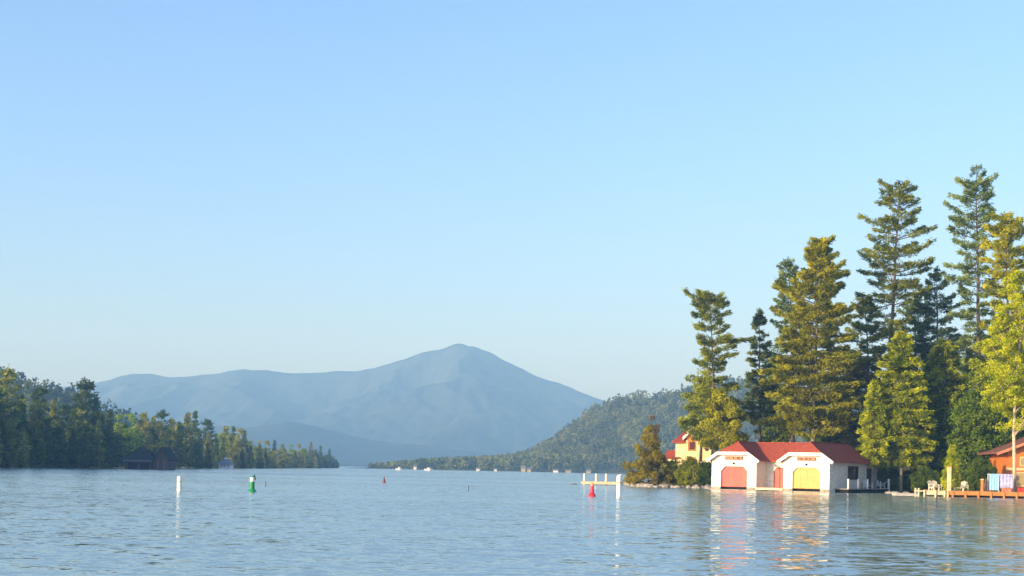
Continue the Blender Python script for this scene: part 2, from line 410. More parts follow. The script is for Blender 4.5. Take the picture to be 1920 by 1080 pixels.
def broadleaf(seed, H, prof, ncl=60, nleaf=170, leaf=.24, clr=.8, trunk_top=.8, tr=None, shell=.5, bend=None, flat=.6, limbs=14):
    rng = np.random.default_rng(seed)
    fl, fr = prof_fn(prof); zs = [p[0] for p in prof]; zb, zt = min(zs), max(zs)
    tb = MB(); r0 = tr or max(.07, H*.010); n = 8
    if bend: ax = [Vector(p) for p in bend]
    else: ax = [Vector((rng.normal()*.1*(i > 0), rng.normal()*.1*(i > 0), H*trunk_top*i/n)) for i in range(n+1)]
    m_ = len(ax)-1
    tb.tube(ax, [r0*(1-.8*i/m_) for i in range(m_+1)], 8)
    wsum = np.array([max(.05, float(fl(z)+fr(z)))**1.7 for z in np.linspace(zb, zt, 60)]); wsum /= wsum.sum()
    out = []
    for c in range(ncl):
        z = rng.choice(np.linspace(zb, zt, 60), p=wsum) + rng.normal()*.1
        ph = rng.uniform(0, 2*math.pi); cx, cy = math.cos(ph), math.sin(ph)
        side = float(fr(z) if cx > 0 else fl(z)); av = (float(fr(z))+float(fl(z)))/2
        R = side*abs(cx) + av*(1-abs(cx))
        r = R*rng.uniform(0, 1)**shell
        rr = clr*rng.uniform(.6, 1.25)
        R2 = max(0, min(r, R - rr*.6)); ctr = np.array([cx*R2, cy*R2, z])
        if limbs and c % max(1, ncl//limbs) == 0:
            zi = max(.25*H, z - R2*.9 - .3); t = min(zi/(H*trunk_top), .98)*m_; i = int(t); a = ax[min(i, m_-1)].lerp(ax[min(i+1, m_)], t-i)
            mid = a.lerp(Vector(ctr), .5) + Vector((0, 0, -.15))
            tb.tube([a, mid, Vector(ctr)], [r0*.32, r0*.2, .02], 5, cap=False)
        nl = int(nleaf*1.5*rng.uniform(.5, 1.3))
        v = rng.normal(size=(nl, 3)); v /= np.linalg.norm(v, axis=1, keepdims=True); v *= (rng.uniform(.15, 1, nl)**.5)[:, None]*rr
        v[:, 2] *= flat
        out.append(ctr + v)
    Cn = np.concatenate(out)
    D = rng.normal(size=Cn.shape); D[:, 2] *= .7
    Q = diamonds(Cn, D, leaf*.82*rng.uniform(.5, 1.6, len(Cn)), leaf*.6, rng)
    return Q, tb

def plant(name, Q, tb, mc, mt, loc, label, cat, group=None, stem='trunk'):
    e = empty(name, loc, 0, label, cat, group)
    link('crown', quads_mesh('crown', Q), mc, e)
    tb.build(stem, mt, e, smooth=True)
    return e

def hero(kind, name, Y, top, base_px, prof_px, mc, mt, label, seed, group=None, **kw):
    """top (px,py); prof_px: list of (py, left px, right px) as half widths in photo pixels about the trunk"""
    s = Y/F
    T = P(top[0], top[1], Y); x = T.x + (0 if base_px is None else 0)
    B = P(base_px if base_px else top[0], hor(top[0])+10, Y)
    x0 = B.x if base_px else T.x - 0
    z0 = gz(x0, Y) - .2
    H = T.z - z0
    prof = [(P(top[0], py, Y).z - z0, l*s, r*s) for py, l, r in prof_px]
    if kind in ('pine', 'spruce', 'hem'):
        Q, tb = conifer(seed, H, prof, kind, lean=(T.x - x0, 0), **kw)
    else:
        Q, tb = broadleaf(seed, H, prof, **kw)
    return plant(name, Q, tb, mc, mt, (x0, Y, z0), label, {'pine': 'pine tree', 'spruce': 'spruce tree', 'hem': 'hemlock tree', 'leaf': 'tree'}[kind], group)

# -- hero trees, right peninsula
hero('pine', 'pine_tree', 178, (1330,553), 1342, [(553,3,3),(562,22,18),(580,46,40),(603,52,36),(625,38,50),(645,40,58),(662,20,62),(680,34,30),(700,30,28),(735,50,45),(760,60,52),(800,62,50),(830,40,36)],
     M['pine'], M['bark'], 'ragged pine with a flat forked top, leftmost tall tree on the peninsula', 11, dens=1.25, whorl=.85, gaps=.2)
hero('spruce', 'spruce_tree', 186, (1425,583), 1423, [(583,2,2),(610,16,14),(640,20,22),(680,24,24),(720,30,30),(770,36,32),(800,26,22)],
     M['pine_blue'], M['bark'], 'thin dark spruce standing in the gap between the ragged pine and the broad forked pine', 12, dens=1.1, whorl=.8, gaps=.22)
hero('spruce', 'spruce_tree', 192, (1478,486), 1486, [(486,2,2),(505,20,18),(530,26,22),(560,34,22),(600,36,28),(700,40,40),(800,35,35)],
     M['pine_blue'], M['bark'], 'narrow greyish spruce rising just behind left of the broad forked pine', 13, dens=.9, whorl=.95, gaps=.2)
hero('pine', 'pine_tree', 176, (1535,453), 1524, [(453,4,4),(470,30,22),(500,20,42),(530,30,56),(550,44,52),(565,70,40),(600,66,58),(640,66,70),(680,80,78),(720,92,88),(760,98,96),(790,84,84),(815,50,50)],
     M['pine_olive'], M['bark_grey'], 'broad olive green pine with a dark lopsided top directly behind the boathouse', 14, dens=2.0, whorl=.68, gaps=.08)
hero('pine', 'pine_tree', 180, (1688,348), 1660, [(348,5,5),(365,36,28),(385,46,34),(420,56,40),(450,62,60),(480,50,56),(510,62,60),(540,60,66),(575,72,60),(610,78,48),(650,72,40),(680,50,40)],
     M['pine'], M['bark'], 'very tall open pine with a bare reddish trunk, left one of the two tallest', 15, dens=1.0, whorl=.95, gaps=.26)
hero('pine', 'pine_tree', 188, (1756,508), 1757, [(508,3,3),(530,18,22),(560,38,34),(590,50,40),(620,60,50),(650,60,52),(700,40,40)],
     M['pine_blue'], M['bark'], 'shorter pale pine standing between the two tallest pines', 16, dens=1.0, whorl=.95, gaps=.2)
hero('pine', 'pine_tree', 172, (1830,337), 1836, [(337,4,4),(352,40,32),(372,24,30),(395,66,50),(420,50,38),(450,70,36),(475,44,30),(500,66,34),(540,60,36),(570,40,40),(610,56,50),(650,56,56),(700,50,50)],
     M['pine_blue'], M['bark'], 'very tall dark pine with flat spreading layers, right one of the two tallest', 17, dens=1.05, whorl=.95, gaps=.24)
hero('pine', 'pine_tree', 166, (1886,408), 1888, [(408,14,10),(430,34,34),(460,40,44),(500,44,40),(540,40,44),(600,40,40),(700,36,36)],
     M['pine_olive'], M['bark'], 'dense olive pine overlapping the right side of the tallest dark pine', 18, dens=1.3, whorl=.8, gaps=.1)
hero('hem', 'hemlock_tree', 164, (1690,628), 1690, [(628,3,3),(645,20,18),(690,44,40),(730,52,46),(770,58,56),(810,60,62),(840,46,66),(866,16,54)],
     M['hemlock'], M['bark_grey'], 'bright yellow green hemlock overhanging the right end of the boathouse roof', 19, dens=2.2, whorl=.5, gaps=.04, spread=.42)
hero('hem', 'hemlock_tree', 168, (1766,640), 1766, [(640,3,3),(665,24,28),(700,40,40),(740,44,46),(790,44,46),(830,36,40)],
     M['leaf_green'], M['bark_grey'], 'medium green hemlock just right of the bright hemlock', 20, dens=2.0, whorl=.5, gaps=.06, spread=.42)
hero('leaf', 'maple_tree', 164, (1850,640), 1856, [(640,30,20),(670,44,34),(700,46,44),(740,40,44),(780,36,40)],
     M['leaf_green'], M['bark_grey'], 'leafy green tree behind the yellow green birch crown', 21, ncl=60, nleaf=150, leaf=.3, clr=1.1)
hero('leaf', 'broad_tree', 182, (1598,676), 1606, [(676,16,14),(700,34,34),(740,44,40),(780,50,46),(815,44,44),(835,30,30)],
     M['leaf_brown_olive'], M['bark_grey'], 'dull brown olive tree behind the boathouse between pine and hemlock', 22, ncl=80, nleaf=160, leaf=.3, clr=1.0)
hero('leaf', 'leafy_tree', 173.5, (1352,736), 1352, [(736,18,16),(760,34,38),(790,46,46),(820,50,48),(840,38,40)],
     M['leaf_olive'], M['bark_grey'], 'olive leafy tree between the cream cottage and the ragged pine', 23, ncl=90, nleaf=170, leaf=.28, clr=.9)
hero('leaf', 'leafy_tree', 190, (1312,690), 1312, [(690,20,20),(720,34,34),(760,40,44),(800,38,44),(820,26,40)],
     M['pine'], M['bark_grey'], 'full green tree rising behind the gable of the cream cottage', 24, ncl=50, nleaf=150, leaf=.3, clr=1.0)
hero('pine', 'pine_tree', 186, (1622,560), 1630, [(560,10,8),(580,34,20),(610,44,30),(640,40,34),(670,52,40),(700,48,40),(740,40,40)],
     M['pine'], M['bark'], 'shorter ragged pine left of the bare trunk of the tall open pine', 25, dens=1.1, whorl=.9, gaps=.2)
hero('pine', 'pine_tree', 192, (1716,560), 1716, [(560,8,8),(590,26,30),(620,40,38),(650,44,44),(690,44,44),(740,40,40)],
     M['pine_blue'], M['bark'], 'short pale pine behind the top of the bright hemlock', 26, dens=1.1, whorl=.9, gaps=.2)
hero('hem', 'hemlock_tree', 163, (1640,715), 1640, [(715,3,3),(750,18,18),(790,26,24),(830,32,28),(860,22,24)],
     M['hemlock'], M['bark_grey'], 'narrow young hemlock against the left side of the bright hemlock', 27, dens=2.4, whorl=.45, gaps=.04, spread=.42)
# dark grove on the right, each a tree
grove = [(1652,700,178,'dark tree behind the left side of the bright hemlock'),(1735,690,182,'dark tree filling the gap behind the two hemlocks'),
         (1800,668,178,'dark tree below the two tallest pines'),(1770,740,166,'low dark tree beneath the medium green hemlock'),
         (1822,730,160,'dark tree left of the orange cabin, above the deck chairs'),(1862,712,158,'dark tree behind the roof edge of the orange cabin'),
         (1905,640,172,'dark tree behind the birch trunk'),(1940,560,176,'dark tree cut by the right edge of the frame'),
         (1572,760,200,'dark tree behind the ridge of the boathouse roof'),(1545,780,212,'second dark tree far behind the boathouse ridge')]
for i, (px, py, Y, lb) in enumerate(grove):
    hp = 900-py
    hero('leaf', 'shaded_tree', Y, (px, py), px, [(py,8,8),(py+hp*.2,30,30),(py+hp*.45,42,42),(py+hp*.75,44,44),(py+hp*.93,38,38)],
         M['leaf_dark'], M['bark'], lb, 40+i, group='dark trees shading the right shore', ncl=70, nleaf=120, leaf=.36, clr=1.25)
for i, (px, py, Y, rr_, lb) in enumerate(((1452,640,196,34,'green tree filling the gap left of the broad forked pine'),(1575,640,196,40,'green tree filling the gap right of the broad forked pine'),
      (1640,690,188,36,'green tree low between the brown olive tree and the bright hemlock'),(1735,640,190,38,'green tree rising between the two hemlocks'),(1795,640,184,40,'green tree under the right one of the two tallest pines'),
      (1868,600,180,40,'green tree between the tallest dark pine and the birch'))):
    hp = 895-py
    hero('leaf', 'leafy_tree', Y, (px, py), px, [(py,8,8),(py+hp*.2,rr_*.7,rr_*.7),(py+hp*.45,rr_,rr_),(py+hp*.7,rr_,rr_),(py+hp*.85,rr_*.8,rr_*.8)],
         M['leaf_mid'], M['bark'], lb, 70+i, ncl=75, nleaf=120, leaf=.34, clr=1.1)
# birch at the right edge
Yb = 141.5; bx = P(1903, 900, Yb).x; bz = .3
bt = [P(1903,915,Yb), P(1902,860,Yb), P(1901,810,Yb), P(1903,760,Yb), P(1907,700,Yb), P(1913,640,Yb), P(1920,590,Yb), P(1926,540,Yb)]
bt = [p - Vector((bx, Yb, bz)) for p in bt]; bt[0].z = 0
sB = Yb/F
pr = [(P(1903,py,Yb).z-bz, l*sB, r*sB) for py, l, r in [(505,4,30),(525,26,50),(560,36,60),(600,44,70),(640,60,75),(680,66,75),(720,62,70),(755,66,60),(785,58,40),(800,40,20)]]
Q, tb = broadleaf(31, pr[0][0], pr, ncl=250, nleaf=150, leaf=.22, clr=.75, bend=bt, tr=.2, trunk_top=1, flat=.55, limbs=26)
plant('birch_tree', Q, tb, M['leaf_yellow'], M['birch'], (bx, Yb, bz), 'tall birch with pale trunk and yellow green leaves in front of the orange cabin', 'birch tree')

# shrubs
def shrub(name, px, Y, top, prof_px, mc, label, seed, group=None, cat='shrub', **kw):
    a = dict(ncl=50, nleaf=160, leaf=.2, clr=.6, trunk_top=.6, limbs=8, flat=.8); a.update(kw)
    x = P(px, 900, Y).x; z0 = gz(x, Y) - .1; s = Y/F
    prof = [(P(px, py, Y).z - z0, l*s, r*s) for py, l, r in prof_px]
    Q, tb = broadleaf(seed, P(px, top, Y).z - z0, prof, **a)
    return plant(name, Q, tb, mc, M['bark_grey'], (x, Y, z0), label, cat, group, 'stem')
shrub('bronze_tree', 1216, 176.5, 782, [(800,6,6),(820,16,14),(840,30,24),(860,44,34),(880,52,48),(900,48,52),(913,30,40)], M['leaf_brown'], 'loose bronze brown tree at the left tip of the peninsula beside the pale dock', 51, cat='tree', ncl=150, nleaf=150, clr=.6)
shrub('budding_tree', 1222, 181, 776, [(778,6,8),(800,14,14),(830,16,18),(860,18,18)], M['leaf_bare'], 'thin pinkish budding tree rising behind the bronze tree', 52, cat='tree', ncl=40, nleaf=70, clr=.55)
shrub('shore_bush', 1262, 176.5, 862, [(864,8,12),(880,22,26),(900,28,30),(912,26,28)], M['leaf_bush'], 'rounded green bush below the red lean-to roof of the cottage', 53, ncl=60)
shrub('shore_bush', 1296, 173, 858, [(860,10,8),(870,24,20),(885,30,26),(905,30,28),(915,24,24)], M['leaf_bush'], 'olive green bush in front of the cream cottage', 54, ncl=80)
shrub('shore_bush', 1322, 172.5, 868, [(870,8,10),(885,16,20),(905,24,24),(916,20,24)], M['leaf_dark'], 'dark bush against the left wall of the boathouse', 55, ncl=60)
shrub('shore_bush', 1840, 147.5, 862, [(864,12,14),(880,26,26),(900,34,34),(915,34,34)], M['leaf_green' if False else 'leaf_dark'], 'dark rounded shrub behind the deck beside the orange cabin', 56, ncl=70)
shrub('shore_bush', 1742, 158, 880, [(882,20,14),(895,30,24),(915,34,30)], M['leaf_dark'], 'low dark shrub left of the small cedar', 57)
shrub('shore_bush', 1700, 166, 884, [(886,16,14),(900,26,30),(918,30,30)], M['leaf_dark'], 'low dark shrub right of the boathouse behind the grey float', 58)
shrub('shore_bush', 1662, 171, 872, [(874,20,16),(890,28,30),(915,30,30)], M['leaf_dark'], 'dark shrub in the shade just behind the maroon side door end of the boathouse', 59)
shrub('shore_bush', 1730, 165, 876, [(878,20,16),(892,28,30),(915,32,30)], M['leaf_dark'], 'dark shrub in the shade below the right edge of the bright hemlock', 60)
# small cedar
Yc = 150; xc = P(1785, 900, Yc).x; zc = gz(xc, Yc)-.1; sC = Yc/F
prc = [(P(1785, py, Yc).z-zc, r*sC, r*sC) for py, r in ((838,2),(850,7),(866,12),(885,17),(905,20),(915,17))]
Q, tb = conifer(61, prc[0][0], prc, 'hem', dens=4.0, whorl=.22, gaps=0, tuft=.22, spread=.5)
plant('cedar_tree', Q, tb, M['hemlock'], M['bark'], (xc, Yc, zc), 'small cone shaped cedar behind the brown post on the deck', 'cedar tree')

# -- left bank trees: shared variants
def variant(kind, seed, **kw):
    if kind == 'spruce': prof = [(.12*20,2.6,2.6),(8,2.4,2.4),(14,1.5,1.5),(20,.15,.15)]; Q, tb = conifer(seed, 20, prof, 'spruce', dens=.55, tuft=1.0, whorl=1.0, gaps=.1, k3=2)
    elif kind == 'pine': prof = [(3,3.2,3.6),(8,3.8,3.2),(12,3.0,3.6),(16,2.6,2.2),(19,1.5,1.6),(20,.3,.3)]; Q, tb = conifer(seed, 20, prof, 'pine', dens=.6, tuft=1.0, whorl=1.3, gaps=.2, k3=2)
    else: prof = [(3,3.4,3.4),(7,4.4,4.4),(12,4.4,4.2),(17,3.0,3.0),(20,.8,.8)]; Q, tb = broadleaf(seed, 20, prof, ncl=55, nleaf=55, leaf=.75, clr=1.9, limbs=6)
    return quads_mesh('crown', Q), tb.mesh('trunk', True)
VAR = {k: [variant(k, 100+i*7+j*31) for i in range(4)] for j, k in enumerate(('spruce', 'pine', 'leaf'))}
CRM = {}
for k in VAR:
    for i in range(4):
        for mn in ('bank_dark', 'bank_olive', 'bank_bright'):
            me = VAR[k][i][0].copy(); me.materials.append(M[mn]); CRM[(k, i, mn)] = me
        VAR[k][i][1].materials.append(M['bark'])
def bank_tree(px, py, Y, kind, mn, label, group, i):
    T = P(px, py, Y); z0 = glz(T.x, Y) - .3; H = T.z - z0
    nm = {'spruce': 'spruce_tree', 'pine': 'pine_tree', 'leaf': 'leafy_tree'}[kind]
    e = empty(nm, (T.x, Y, z0), random.uniform(0, 6.28), label, nm.replace('_', ' '), group)
    sc = H/20.0; wx = sc*random.uniform(.9, 1.15) if H > 12 else sc*random.uniform(1.1, 1.4)
    e.scale = (wx, wx, sc)
    link('crown', CRM[(kind, i % 4, mn)], None, e); link('trunk', VAR[kind][i % 4][1], None, e)
    return e
def bankY(px): return float(np.interp(px, (-80, 0, 200, 340, 480, 600, 640), (275, 296, 345, 430, 570, 840, 955)))
KW = {'spruce': 'pointed spruce', 'pine': 'ragged pine', 'leaf': 'rounded leafy tree'}; MWD = {'bank_dark': 'dark', 'bank_olive': 'pale olive', 'bank_bright': 'bright green'}
sky_l = [(-30,705,'pine','bank_dark'),(14,696,'pine','bank_olive'),(40,742,'spruce','bank_dark'),(75,730,'pine','bank_dark'),(100,752,'spruce','bank_olive'),(120,762,'pine','bank_dark'),
         (146,738,'spruce','bank_dark'),(163,716,'pine','bank_dark'),(180,745,'spruce','bank_dark'),(205,770,'spruce','bank_dark'),(226,776,'leaf','bank_bright'),(246,779,'leaf','bank_bright'),(270,777,'pine','bank_olive'),
         (288,781,'spruce','bank_olive'),(305,771,'pine','bank_dark'),(322,786,'spruce','bank_olive'),(336,779,'leaf','bank_olive'),(352,775,'spruce','bank_olive'),(366,772,'spruce','bank_dark'),(390,789,'pine','bank_dark'),
         (410,803,'leaf','bank_bright'),(424,796,'leaf','bank_olive'),(438,800,'spruce','bank_dark'),(450,806,'leaf','bank_olive'),(458,808,'spruce','bank_dark'),(472,824,'leaf','bank_bright'),(486,826,'leaf','bank_olive'),
         (500,828,'leaf','bank_olive'),(515,826,'spruce','bank_dark'),(530,830,'leaf','bank_olive'),(545,833,'leaf','bank_bright'),(560,834,'leaf','bank_olive'),(572,834,'leaf','bank_bright'),(583,829,'spruce','bank_olive'),
         (592,842,'leaf','bank_dark'),(601,836,'spruce','bank_dark'),(610,848,'leaf','bank_dark'),(618,842,'spruce','bank_dark'),(626,856,'leaf','bank_dark'),(631,862,'leaf','bank_dark')]
nS = len(sky_l)
for i, (px, py, k, mn) in enumerate(sky_l):
    Y = bankY(px) + (25 if px < 560 else 5) + random.uniform(0, 10)
    lb = f"{MWD[mn]} {KW[k]}, number {nS-i} along the left bank skyline from its tip"
    bank_tree(px, py, Y, k, mn, lb, 'trees forming the skyline of the left bank', i)
# second and front rows below the skyline
sx = np.array([a[0] for a in sky_l]); sy = np.array([a[1] for a in sky_l])
zones = [(60, 'at the left edge'), (200, 'beneath the tallest left bank pines'), (325, 'around the dark brown boathouse'),
         (440, 'around the small white boathouse'), (560, 'halfway to the tip'), (999, 'at the left bank tip')]
px = -45; j = 0
while px < 632:
    Y0 = bankY(px); wbase = Y0/F
    for row, (fr_, dy) in enumerate(((.80, 14), (.58, 7))):
        pp = px + random.uniform(-6, 6); base = hor(pp) + CH*F/Y0
        top = base - (base - np.interp(pp, sx, sy))*fr_*random.uniform(.82, 1.08)
        if 225 < pp < 345 and row == 1: continue
        if 396 < pp < 442 and row == 1: continue
        k = random.choice(['spruce', 'spruce', 'leaf', 'pine']); mn = random.choice(['bank_dark', 'bank_dark', 'bank_dark', 'bank_olive'])
        zn = [z for l, z in zones if pp < l][0]
        place = 'second row' if row == 0 else 'waterside row'
        lb = f"{MWD[mn]} {KW[k]} in the {place} {zn}"
        bank_tree(pp, top, Y0 + dy + (10 if 225 < pp < 345 else 0), k, mn, lb, f"{MWD[mn]} {KW[k]}s of the {place} {zn}", j); j += 1
    px += 15 if px < 400 else 11 if px < 560 else 8

# -- woods that read as one mass
def wood(name, pts, mc, h, wv, leaf, n, seed, label, cat='wood'):
    rng = np.random.default_rng(seed)
    Q = []
    for (x, y, z) in pts:
        hh = h*rng.uniform(.6, 1.2); ww = wv*rng.uniform(.7, 1.2); con = rng.random() < .45
        t = rng.uniform(0, 1, n)
        rad = ww*(1-t*.92) if con else ww*np.sqrt(np.clip(1-(2*t-1)**2, .02, 1))*1.15
        a = rng.uniform(0, 6.28, n); r = rad*rng.uniform(.5, 1, n)
        Cn = np.stack([x + r*np.cos(a), y + r*np.sin(a), z + hh*(.12+.9*t)], 1)
        D = np.stack([np.cos(a), np.sin(a), rng.normal(size=n)*.8 - (.3 if con else 0)], 1) + rng.normal(size=(n, 3))*.4
        Q.append(diamonds(Cn, D, leaf*rng.uniform(.7, 1.3, n), leaf*.75, rng))
    o = link(name, quads_mesh(name, np.concatenate(Q)), mc)
    return tag(o, label, cat, kind='stuff')
rng = np.random.default_rng(5)
pts = []
for i in range(4600):
    y = rng.uniform(1022, 1385); x = rng.uniform(-.100*y, .30*y)
    pts.append((x, y))
pa = np.array(pts); za = hill_z(pa[:, 0:1], pa[:, 1:2])[:, 0]
ok = (za > .3)
wood('hill_forest', [(a[0], a[1], z-1-5.0*min(1, max(0, (-.055-a[0]/a[1])/.045))) for a, z, k in zip(pa, za, ok) if k], M['hill_leaf'], 8.5, 2.8, 2.0, 26, 3, 'mixed spring forest covering the hill and low far shore beyond the lake')
pts = []
for i in range(1500):
    y = rng.uniform(560, 920); x = rng.uniform(-.42*y, -.22*y)
    if x < left_x(y) - 40: pts.append((x, y, glz(x, y)-1))
wood('left_hill_forest', pts, M['hill_leaf'], 11, 3.0, 2.2, 22, 4, 'dark wooded rise seen over the left bank trees')
pts = []
for i in range(420):
    y = rng.uniform(120, 285); x = left_x(y) - rng.uniform(6, 130)
    if x/y < -.375: pts.append((x, y, glz(x, y)-1))
wood('left_bank_wood', pts, M['bank_dark'], 23, 4.5, 2.0, 60, 6, 'wood continuing along the left bank outside the frame')

# ------------------------------------------------------------------ rocks
def rock(name, x, y, z, r, sq, seed, label, group=None, m=None):
    bm = bmesh.new(); bmesh.ops.create_icosphere(bm, subdivisions=3, radius=1)
    for v in bm.verts:
        n = mnoise.fractal(v.co*1.3 + Vector((seed*3.1, 0, 0)), 1, 2, 3)
        v.co *= 1 + n*.35; v.co = Vector((v.co.x*r, v.co.y*r*.8, v.co.z*r*sq))
    me = bpy.data.meshes.new('rock'); bm.to_mesh(me); bm.free()
    o = link(name, me, m or M['rock'], None, (x, y, z)); o.rotation_euler = (0, 0, seed)
    return tag(o, label, 'rock', group)
rpx = [1192,1203,1212,1222,1231,1243,1252,1262,1270,1281,1292,1305,1318,1329]
for i, px in enumerate(rpx):
    x = (px-960)/F*172; y = float(right_y(x)) - random.uniform(-.2, .9)
    x = (px-960)/F*y
    rock('shore_rock', x, y, .05, random.uniform(.35, .75), .6, i+1, 'grey tan boulder in the row along the waterline left of the boathouse', 'boulders along the waterline left of the boathouse')
for i, (px, Y) in enumerate(((1668,157.5),(1680,157),(1700,156.5))):
    rock('shore_rock', (px-960)/F*Y, Y, .0, .5, .5, 30+i, 'dark boulder in the shade between the boathouse and the grey float', 'dark boulders right of the boathouse')
Yk = wY(1076, 909); rock('shore_rock', (1076-960)/F*Yk, Yk, -.02, .42, .5, 50, 'small dark lump on the water left of the pale dock', m=M['grey'])  # lump built for a small dark spot on the water
Yk = 24.3; rock('shore_rock', -0.25, Yk-.6, -.62, 2.2, .31, 51, 'pale pinkish flat rock just showing at the bottom edge of the frame')

# ------------------------------------------------------------------ boathouse
A = math.radians(35)
bh = empty('boathouse', (22.8, 162.0, 0), -A, 'white twin bay boathouse with red roof and one red and one yellow door', 'boathouse')
W_, L_ = 14.1, 14.2; bays = ((2.735, 0.0, 5.47, 10.5), (11.45, 8.8, 14.1, 14.2))
EZ, RZ, CZ, TN = 3.40, 5.50, 4.27, .64
wl = MB()
for bi, (xc_, x0, x1, yb) in enumerate(bays):
    hw = (x1-x0)/2; xm = (x0+x1)/2
    zt_ = RZ-.17-TN*hw
    dz = 1.25
    out_ = [(x0,0,.0),(xm-1.62,0,.0),(xm-1.62,0,2.15),(xm-1.12,0,2.68),(xm+1.12,0,2.68),(xm+1.62,0,2.15),(xm+1.62,0,.0),(x1,0,.0),(x1,0,zt_),(xm+dz,0,4.5),(xm-dz,0,4.5),(x0,0,zt_)]
    wl.prism(out_, (0,.22,0))
    wl.box(x1-.2, x1, .22, yb, 0, zt_-.02)                      # right side wall
    wl.box(x0, x0+.2, .22, yb, 0, zt_-.02)                      # left side wall
    wl.box(x0+.2, x1-.2, yb-.2, yb, 0, zt_-.02)
wl.prism([(5.47,2.7,0),(6.35,2.7,0),(6.35,2.7,2.2),(6.75,2.7,2.65),(8.0,2.7,2.65),(8.4,2.7,2.2),(8.4,2.7,0),(8.8,2.7,0),(8.8,2.7,3.5),(5.47,2.7,3.5)], (0,.2,0))
wl.build('wall', M['cream'], bh)
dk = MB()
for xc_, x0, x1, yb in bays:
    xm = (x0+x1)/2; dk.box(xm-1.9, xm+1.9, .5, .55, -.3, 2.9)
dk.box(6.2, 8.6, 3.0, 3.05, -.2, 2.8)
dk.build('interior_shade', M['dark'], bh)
rf = MB()
def slab(p): rf.prism(p, (0,0,-.13))
for bi, (xc_, x0, x1, yb) in enumerate(bays):
    xm = (x0+x1)/2; h = (RZ-EZ)/TN; c2 = (RZ-CZ)/TN; yf = -.5; ye = yb+.5
    if bi == 0:
        slab([(xm-h,yf,EZ),(xm-c2,yf,CZ),(xm,.9,RZ),(xm,ye,RZ),(xm-h,ye,EZ)])
        slab([(xm+h,yf,EZ),(xm+h,ye,EZ),(xm,ye,RZ),(xm,.9,RZ),(xm+c2,yf,CZ)])
    else:
        slab([(xm-h,yf,EZ),(xm-c2,yf,CZ),(xm,.9,RZ),(xm,ye-2.6,RZ),(xm-h,ye,EZ)])
        slab([(xm+h,yf,EZ),(xm+h,ye,EZ),(xm,ye-2.6,RZ),(xm,.9,RZ),(xm+c2,yf,CZ)])
        slab([(xm+h,ye,EZ),(xm-h,ye,EZ),(xm,ye-2.6,RZ)])
    slab([(xm-c2,yf,CZ),(xm+c2,yf,CZ),(xm,.9,RZ)])
slab([(2.75,2.2,EZ),(11.4,2.2,EZ),(11.4,5.48,RZ-.01),(2.75,5.48,RZ-.01)])
slab([(2.75,8.76,EZ),(2.75,5.48,RZ-.01),(11.4,5.48,RZ-.01),(11.4,8.76,EZ)])
rf.build('roof', M['roof_red'], bh)
rc = MB()
for xc_, x0, x1, yb in bays:
    xm = (x0+x1)/2; rc.bar((xm,.95,RZ+.03), (xm,(yb+.4 if x0 == 0 else yb-2.2),RZ+.03), .16, .08)
rc.bar((2.8,5.48,RZ+.02),(11.4,5.48,RZ+.02),.15,.07)
link('ridge_cap', rc.mesh('ridge_cap'), M['roof_red'], bh)
for bi, (xc_, x0, x1, yb) in enumerate(bays):
    xm = (x0+x1)/2; h = (RZ-EZ)/TN; c2 = (RZ-CZ)/TN
    b_ = MB(); y0 = -.56; q = .17
    for s in (-1, 1):
        b_.prism([(xm+s*(h+.05),y0,EZ-.05),(xm+s*c2,y0,CZ+.04),(xm+s*(c2-.1),y0,CZ-.30),(xm+s*(h-.12),y0,EZ-.33)], (0,.07,0))
    b_.box(xm-c2+.0, xm+c2-.0, y0-.004, y0+.066, CZ-.29, CZ+.035)
    b_.build('bargeboard', M['white'], bh)
    # door
    d_ = MB(); d_.prism([(xm-1.66,.2,.38),(xm-1.66,.2,2.2),(xm-1.15,.2,2.73),(xm+1.15,.2,2.73),(xm+1.66,.2,2.2),(xm+1.66,.2,.38)], (0,.08,0))
    dm = M['door_red'] if bi == 0 else M['door_yellow']
    dr = d_.build('door', dm, bh); tag(dr, 'red boat door' if bi == 0 else 'yellow boat door')
    g = MB()
    for k in range(1, 4): g.box(xm-1.5, xm+1.5, .185, .2, .3+k*.6-.015, .3+k*.6+.015)
    for k in (-1, 0, 1): g.box(xm+k*.8-.02, xm+k*.8+.02, .18, .2, .32, 2.65)
    g.build('panel_joint', dm, dr)
    # plaque with worn lettering
    p_ = MB().box(xm-1.1, xm+1.1, -.05, -.002, 3.42, 3.80).build('plaque', M['plaque'], bh)
    lt = MB(); xx = xm-.95; rr = random.Random(3+bi)
    while xx < xm+.85:
        w2 = rr.uniform(.08, .2); h2 = rr.uniform(.10, .17)
        if rr.random() < .75: lt.box(xx, xx+w2*.7, -.065, -.052, 3.61-h2/2, 3.61+h2/2)
        xx += w2+.05
    lt.build('lettering', M['gold'], p_)
    lp = MB(); lp.box(xm-.03, xm+.03, -.2, -.003, 3.09, 3.13); lp.lathe([(.05,2.9),(.1,2.95),(.1,3.05),(.03,3.12)], 8, xm, -.17)
    lp.build('lantern', M['dark'], bh)
    cr = MB(); cr.box(x0-.06, xm-1.64, -.08, .0-.003, -.4, .34); cr.box(xm+1.64, x1+.06, -.08, -.003, -.4, .34)
    cr.box(x0-.3, x1+.3, -.45, -.083, -.4, .08)
    cr.build('crib', M['stone_base'], bh)
    MB().box(x0-.03, x0+.14, -.045, -.003, .345, 3.3).build('corner_board', M['white'], bh); MB().box(x1-.14, x1+.03, -.045, -.003, .345, 3.3).build('corner_board', M['white'], bh)
d_ = MB(); d_.prism([(6.32,2.85,.3),(6.32,2.85,2.2),(6.75,2.85,2.7),(8.0,2.85,2.7),(8.43,2.85,2.2),(8.43,2.85,.3)], (0,.07,0))
dr = d_.build('door', M['door_red'], bh); tag(dr, 'narrow red side door')
